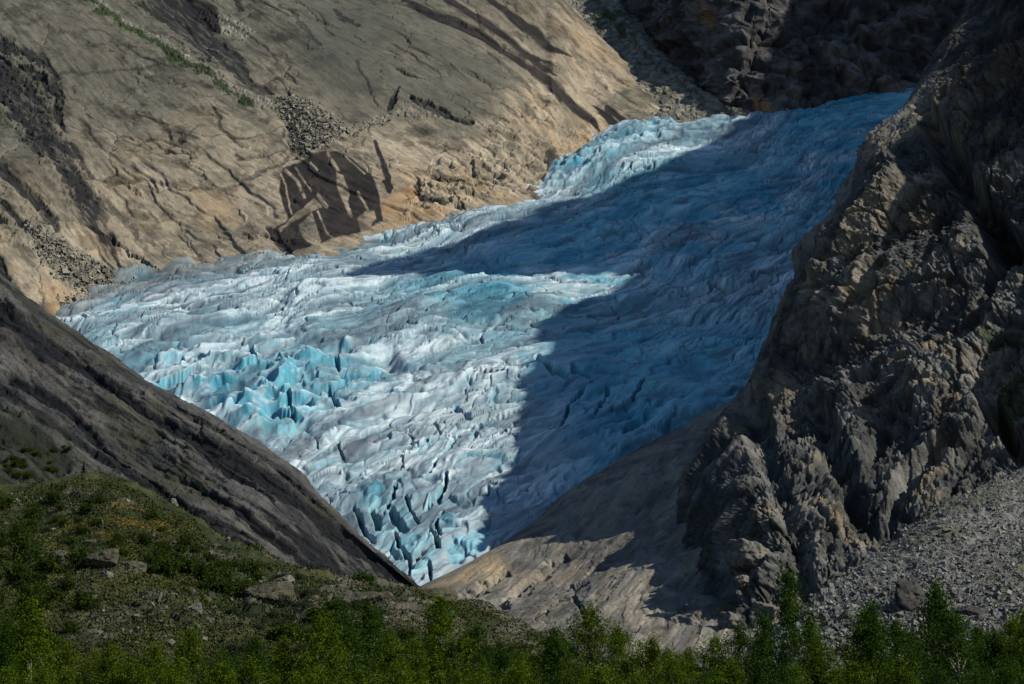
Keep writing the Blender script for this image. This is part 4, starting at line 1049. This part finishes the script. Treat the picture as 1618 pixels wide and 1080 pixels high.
def build_loose(hill, scree, ridge, wall, butt):
    rs = np.random.RandomState(8)
    Pf, cf = hill[0].reshape(-1, 3), hill[4].reshape(-1, 3)
    # scree stones
    Sp, Sc = scree[0].reshape(-1, 3), scree[4].reshape(-1, 3)
    i = pick(scree, [[(1150, 1090), (1260, 955), (1400, 860), (1500, 795), (1690, 690), (1690, 1090)]], 26000, rs, 3)
    sz = np.clip(rs.lognormal(-0.45, 0.55, len(i)) * (0.75 + 0.7 * sst(860, 1060, scree[2].ravel()[i])), 0.25, 5.0)
    c = np.array((0.175, 0.172, 0.155)) * rs.uniform(0.35, 1.5, (len(i), 1))
    tag(scatter_blocks('scree_stones', Sp[i] + rs.normal(0, .5, (len(i), 3)) * (1, 1, 0), sz, c, rs, M_scree), 'countless grey stones lying loose on the scree slope', 'stones', kind='stuff')
    # hill rubble
    i = pick(hill, [[(240, 840), (330, 845), (470, 905), (600, 935), (560, 975), (420, 960), (310, 930)], [(0, 770), (130, 760), (240, 790), (160, 830), (10, 820)], [(120, 950), (300, 930), (430, 1000), (280, 1050), (100, 1010)], [(0, 860), (110, 880), (100, 930), (0, 920)]], 1700, rs, 25)
    sz = np.clip(rs.lognormal(-0.7, 0.55, len(i)), 0.25, 2.2)
    c = np.array((0.115, 0.108, 0.085)) * rs.uniform(0.4, 1.5, (len(i), 1))
    tag(scatter_blocks('hill_rubble', Pf[i], sz, c, rs, M_scree), 'grey rubble strewn between the plants of the hill', 'rubble', kind='stuff')
    Pw = wall[0].reshape(-1, 3)
    i = pick(wall, [[(40, 345), (90, 370), (150, 400), (215, 432), (180, 450), (120, 455), (60, 400)], [(425, 150), (480, 160), (530, 190), (545, 215), (510, 236), (470, 246), (458, 205)], [(100, 462), (160, 442), (230, 428), (240, 436), (160, 458), (110, 490)], [(500, 225), (570, 205), (620, 185), (560, 215)]], 4200, rs, 15)
    sz = np.clip(rs.lognormal(0.5, 0.55, len(i)), 0.8, 7.0)
    c = np.array((0.20, 0.185, 0.145)) * rs.uniform(0.3, 1.5, (len(i), 1))
    tag(scatter_blocks('gully_rubble', Pw[i], sz, c, rs, M_scree), 'fallen blocks lying in the gullies and along the foot of the sunlit wall', 'rubble', kind='stuff')
    # low plants
    i = pick(hill, [[(-60, 720), (140, 735), (330, 800), (480, 875), (700, 945), (900, 1000), (900, 1090), (-60, 1090)]], 240000, rs, 4)
    w = fbm(*[(Pf[i][:, k] / 14).astype(F32) for k in range(3)], 3)
    green = cf[i][:, 1] - 0.62 * cf[i][:, 0] - 0.2 * cf[i][:, 2] * 0
    keep = (w + rs.normal(0, .25, len(i)) > -0.5) & (cf[i].sum(1) < 0.42 + rs.normal(0, .1, len(i)))
    i = i[keep]; n = len(i)
    v, f = leaf_quads(Pf[i] + np.array([0, 0, 0.25]) + rs.normal(0, .15, (n, 3)), 0.6, rs, 0.3)
    c = (cf[i] * 0.45 + np.array((0.026, 0.036, 0.004)) * (1 + 0.5 * sst(-.1, .4, w[keep])[:, None] * np.array((0.9, 0.2, 0)))) * rs.uniform(0.55, 1.5, (n, 1))
    tag(link('ground_cover', raw_mesh('ground_cover', v, f, np.repeat(c, 4, 0), smooth_=False), M_hill), 'low heather, moss and grass covering the hill', 'ground cover', kind='stuff')
    # shrubs
    kinds = [shrub_meshes(40 + k) for k in range(5)]
    zones = [([(-20, 880), (120, 870), (140, 960), (110, 1040), (-20, 1060)], 50, 4.2, 'bushy green shrub in the thicket at the left foot of the hill', 2),
             ([(230, 880), (330, 870), (430, 900), (400, 945), (330, 940), (240, 915)], 46, 3.8, 'green shrub in the hollow across the middle of the hill', 2),
             ([(545, 885), (585, 880), (620, 920), (570, 935)], 12, 4.4, 'bright leafy shrub at the foot of the dark slanting ridge', 1),
             ([(430, 985), (560, 970), (640, 990), (620, 1040), (440, 1040)], 34, 3.6, 'green shrub among the rounded grey outcrops', 2),
             ([(60, 790), (140, 775), (300, 830), (340, 870), (200, 880), (70, 850)], 34, 2.8, 'low shrub on the rust-tinged crown of the hill', 2),
             ([(430, 900), (520, 920), (500, 950), (400, 960), (380, 930)], 18, 2.6, 'low grey-green shrub among the pale rubble', 3),
             ([(330, 950), (480, 960), (520, 1040), (360, 1060)], 24, 3.0, 'grey-green shrub on the bare brown ground', 3),
             ([(-20, 790), (60, 790), (70, 870), (-20, 880)], 24, 3.2, 'dark shrub on the stony left shoulder of the hill', 2),
             ([(640, 1000), (900, 1040), (860, 1080), (640, 1070)], 28, 3.4, 'green shrub on the low spur in front of the rock slab', 2)]
    for poly, n, s, lab, mt in zones:
        for j in pick(hill, [poly], n, rs, 10):
            k = s * rs.uniform(0.5, 1.35)
            plant('shrub', lab, 'shrub', kinds[rs.randint(5)], (M_bark2, M_leaf[mt]), ('stems', 'foliage'), Pf[j] - (0, 0, 0.15), rs.rand() * 6.3, (k * 1.1, k * 1.1, k * rs.uniform(0.7, 1.1)), lab.replace(' shrub', ' shrubs', 1))
    Pr = ridge[0].reshape(-1, 3)
    for poly, n, sz, lab in (([(300, 640), (460, 745), (450, 765), (290, 660)], 12, 1.6, 'tiny dark shrub clinging along the crest of the slanting ridge'),
                        ([(0, 690), (110, 710), (140, 750), (0, 770)], 22, 3.0, 'dark shrub in the shadowy hollow between the ridge and the hill')):
        for j in pick(ridge, [poly], n, rs, 4):
            k = sz * rs.uniform(0.5, 1.3)
            plant('shrub', lab, 'shrub', kinds[rs.randint(5)], (M_bark2, M_leaf[2]), ('stems', 'foliage'), Pr[j] - (0, 0, 0.15), rs.rand() * 6.3, (k * 1.1, k * 1.1, k * .8), lab.replace(' shrub', ' shrubs', 1))
    # a dark little conifer at the brow of the hill
    rs2 = np.random.RandomState(77); V, Fc = [], []
    tube(V, Fc, [(0, 0, 0), (0, .02, 3), (0, 0, 6)], 0.12, 0.02, 6)
    t = rs2.beta(1.1, 1.7, 3000); az = rs2.rand(3000) * 6.283; rr = (1 - t) * 1.35 * rs2.rand(3000) ** 0.6 * (0.75 + 0.25 * np.sin(t * 44))
    ctr = np.stack([rr * np.cos(az), rr * np.sin(az), 0.5 + t * 5.6 - rr * 0.3], -1)
    lv, lf = leaf_quads(ctr, 0.3, rs2)
    D = (hill[1] - 132) ** 2 + (hill[2] - 762) ** 2
    q = Pf[D.ravel().argmin()]
    plant('spruce', 'small dark conifer at the brow of the mossy hill', 'conifer', (raw_mesh('trunk', np.concatenate(V), np.array(Fc)), raw_mesh('crown', lv, lf, smooth_=False)), (M_bark2, M_leaf[4]), ('trunk', 'crown'), q - (0, 0, .3), 0, (1, 1, 1), None)
    # boulders
    shapes = [boulder_mesh(200 + k) for k in range(6)]
    def boulder(S, px, py, size, k, c, label, squash=(1, 1, 0.8), sink=0.35):
        P = S[0].reshape(-1, 3); D = (S[1] - px) ** 2 + (S[2] - py) ** 2; q = P[D.ravel().argmin()]
        V, F_, base = shapes[k]; col = np.array(c)[None] * base[:, None]
        o = link('boulder', raw_mesh('boulder', V * np.array(squash) * size / 2, F_, col), M_cliff)
        o.location = q + np.array((0, 0, size * squash[2] * (0.5 - sink))); o.rotation_euler = (0, 0, rs.rand() * 6.28)
        return tag(o, label, 'boulder', 'boulders on the slopes')
    g = (0.06, 0.058, 0.052); lt = (0.15, 0.14, 0.115); ol = (0.085, 0.078, 0.05)
    for args in ((scree, 1437, 955, 13, 0, g, 'large dark angular boulder standing on the scree', (1.15, 0.9, 0.95), 0.25),
                 (scree, 1525, 975, 9, 1, g, 'dark boulder with a lit top, low on the scree', (1.3, 1, 0.8)),
                 (scree, 1550, 985, 5, 2, lt, 'pale boulder in the cluster low on the scree'), (scree, 1410, 1000, 6, 3, g, 'dark slab-shaped boulder below the large dark one', (1.8, 1, 0.5)),
                 (scree, 1300, 935, 4, 4, lt, 'pale boulder at the upper rim of the scree'), (scree, 1560, 1010, 4, 5, g, 'small dark boulder just above the birch tops'),
                 (hill, 95, 890, 6, 1, ol, 'smooth grey boulder on the left of the hill'), (hill, 160, 905, 9, 2, ol, 'broad mossy boulder in the middle of the hill', (1.5, 1, 0.6)),
                 (hill, 205, 910, 6, 3, ol, 'mossy boulder right of the broad mossy one'), (hill, 270, 800, 4, 0, lt, 'pale boulder near the brow of the hill'),
                 (hill, 220, 790, 3, 4, lt, 'small pale boulder at the brow of the hill'), (hill, 420, 948, 12, 2, ol, 'rounded grey outcrop boulder among the shrubs', (1.5, 1, 0.7)),
                 (hill, 505, 945, 13, 1, ol, 'flat-topped outcrop boulder left of the cleft', (1.4, 1, 0.8)), (hill, 575, 965, 12, 3, ol, 'rounded outcrop boulder right of the cleft', (1.5, 1, 0.7)),
                 (hill, 650, 965, 14, 0, ol, 'large smooth outcrop at the end of the dark ridge', (1.6, 1, 0.6)), (hill, 450, 910, 5, 5, lt, 'pale block in the rubble below the ridge'),
                 (hill, 350, 885, 3.5, 4, lt, 'pale block beside the green hollow'), (hill, 40, 900, 5, 5, ol, 'mossy boulder at the left edge of the thicket'), (hill, 305, 965, 4, 0, lt, 'pale boulder on the bare brown ground')):
        boulder(*args)
    for px, py, sz, k, lb, sq in ((1195, 890, 16, 0, 'large flat-topped outcrop lit against the dark foot of the rock face', (1.3, 1, .8)), (1180, 935, 9, 1, 'outcrop block just under the flat-topped one', (1, 1, .9)),
                              (1205, 965, 11, 2, 'outcrop block low beside the tallest narrow birch', (1.1, 1, .8)), (1120, 955, 15, 3, 'broad knobbly outcrop at the right foot of the rock slab', (1.1, 1, .9)),
                              (1095, 990, 11, 4, 'smaller outcrop below the broad knobbly one', (1.1, 1, .8)), (1045, 960, 12, 5, 'slanting outcrop ridge on the right part of the rock slab', (1.6, .8, .6)), (1160, 990, 10, 0, 'rounded outcrop just above the dark dense birch', (1.1, 1, .8))):
        boulder(butt, px, py, sz, k, (0.17, 0.155, 0.125), lb, sq, 0.3)
    for j in pick(scree, [[(1200, 1010), (1300, 965), (1420, 960), (1620, 930), (1620, 1040), (1200, 1060)]], 26, rs, 10):
        boulder(scree, float(scree[1].ravel()[j]), float(scree[2].ravel()[j]), rs.uniform(2.2, 5.0), rs.randint(6), (lt, g, (0.11, 0.105, 0.09))[rs.randint(3)], 'mid-sized grey boulder lying at the foot of the scree')
    for j in pick(hill, [[(0, 780), (250, 790), (470, 905), (640, 960), (500, 1010), (120, 1000)]], 30, rs, 20):
        boulder(hill, float(hill[1].ravel()[j]), float(hill[2].ravel()[j]), rs.uniform(1.6, 3.4), rs.randint(6), (lt, ol)[rs.randint(2)], 'small half-sunken boulder among the low plants of the hill', (1.2, 1, 0.7), 0.45)
# ------------------------------------------------------------------ world, sun, camera
SKY = 0.095
def lighting():
    w = bpy.data.worlds.new('World'); bpy.context.scene.world = w; w.use_nodes = True
    N, L = w.node_tree.nodes, w.node_tree.links
    s = N.new('ShaderNodeTexSky'); s.sky_type = 'NISHITA'; s.sun_disc = False
    s.sun_elevation = SEL; s.sun_rotation = math.atan2(SUN[0], SUN[1])
    s.altitude = 300; s.air_density = 1.0; s.dust_density = 0.0; s.ozone_density = 2.5
    L.new(s.outputs[0], N['Background'].inputs[0]); N['Background'].inputs[1].default_value = SKY
    l = bpy.data.lights.new('sun', 'SUN'); l.energy = 4.7; l.angle = math.radians(0.5); l.color = (1.0, 0.945, 0.85)
    o = bpy.data.objects.new('sun', l); C.objects.link(o)
    from mathutils import Vector
    o.rotation_euler = Vector(SUN).to_track_quat('Z', 'Y').to_euler()
    cd = bpy.data.cameras.new('camera'); cd.sensor_width = 36; cd.lens = 36 * FPX / 1618
    cd.clip_start = 1; cd.clip_end = 30000
    co = bpy.data.objects.new('camera', cd); C.objects.link(co)
    co.location = (0, 0, 0); co.rotation_euler = (math.radians(90) + PITCH, 0, 0)
    sc = bpy.context.scene; sc.camera = co
    sc.view_settings.view_transform = 'Standard'; sc.view_settings.look = 'None'
    sc.view_settings.exposure = 0; sc.view_settings.gamma = 1
    sc.cycles.max_bounces = 4; sc.cycles.diffuse_bounces = 0; sc.cycles.transmission_bounces = 2

tag(build_glacier(), 'blue and dirty white glacier flowing down between the rock walls', 'glacier', kind='structure')
wall = build_wall()
tag(bpy.data.objects['mountain_slope'], 'sunlit tan rock wall with dark wet streaks beyond the ice', 'rock wall', kind='structure')
build_back()
scree, butt = build_right()
build_summit(); ridge = build_ridge()
hill = build_hill()
build_ground()
for n, lab, cat in (('cliff', 'dark shaded cliff behind the top of the glacier', 'cliff'), ('talus_slope', 'green-tinged rubble slope between the sunlit wall and the dark cliff', 'talus slope'),
                    ('rock_buttress', 'rugged dark rock face rising on the right', 'rock face'), ('rock_slab', 'smooth grey rock slab under the right edge of the ice', 'rock slab'),
                    ('scree_slope', 'grey scree slope at the lower right', 'scree slope'), ('summit_ridge', 'mountain ridge out of view that shades the ice', 'mountain ridge'),
                    ('rock_ridge', 'dark streaked rock ridge slanting down on the left', 'rock ridge'), ('hill', 'mossy stony hill at the lower left', 'hill')):
    tag(bpy.data.objects[n], lab, cat, kind='structure')
build_trees()
build_loose(hill, scree, ridge, wall, butt)
lighting()
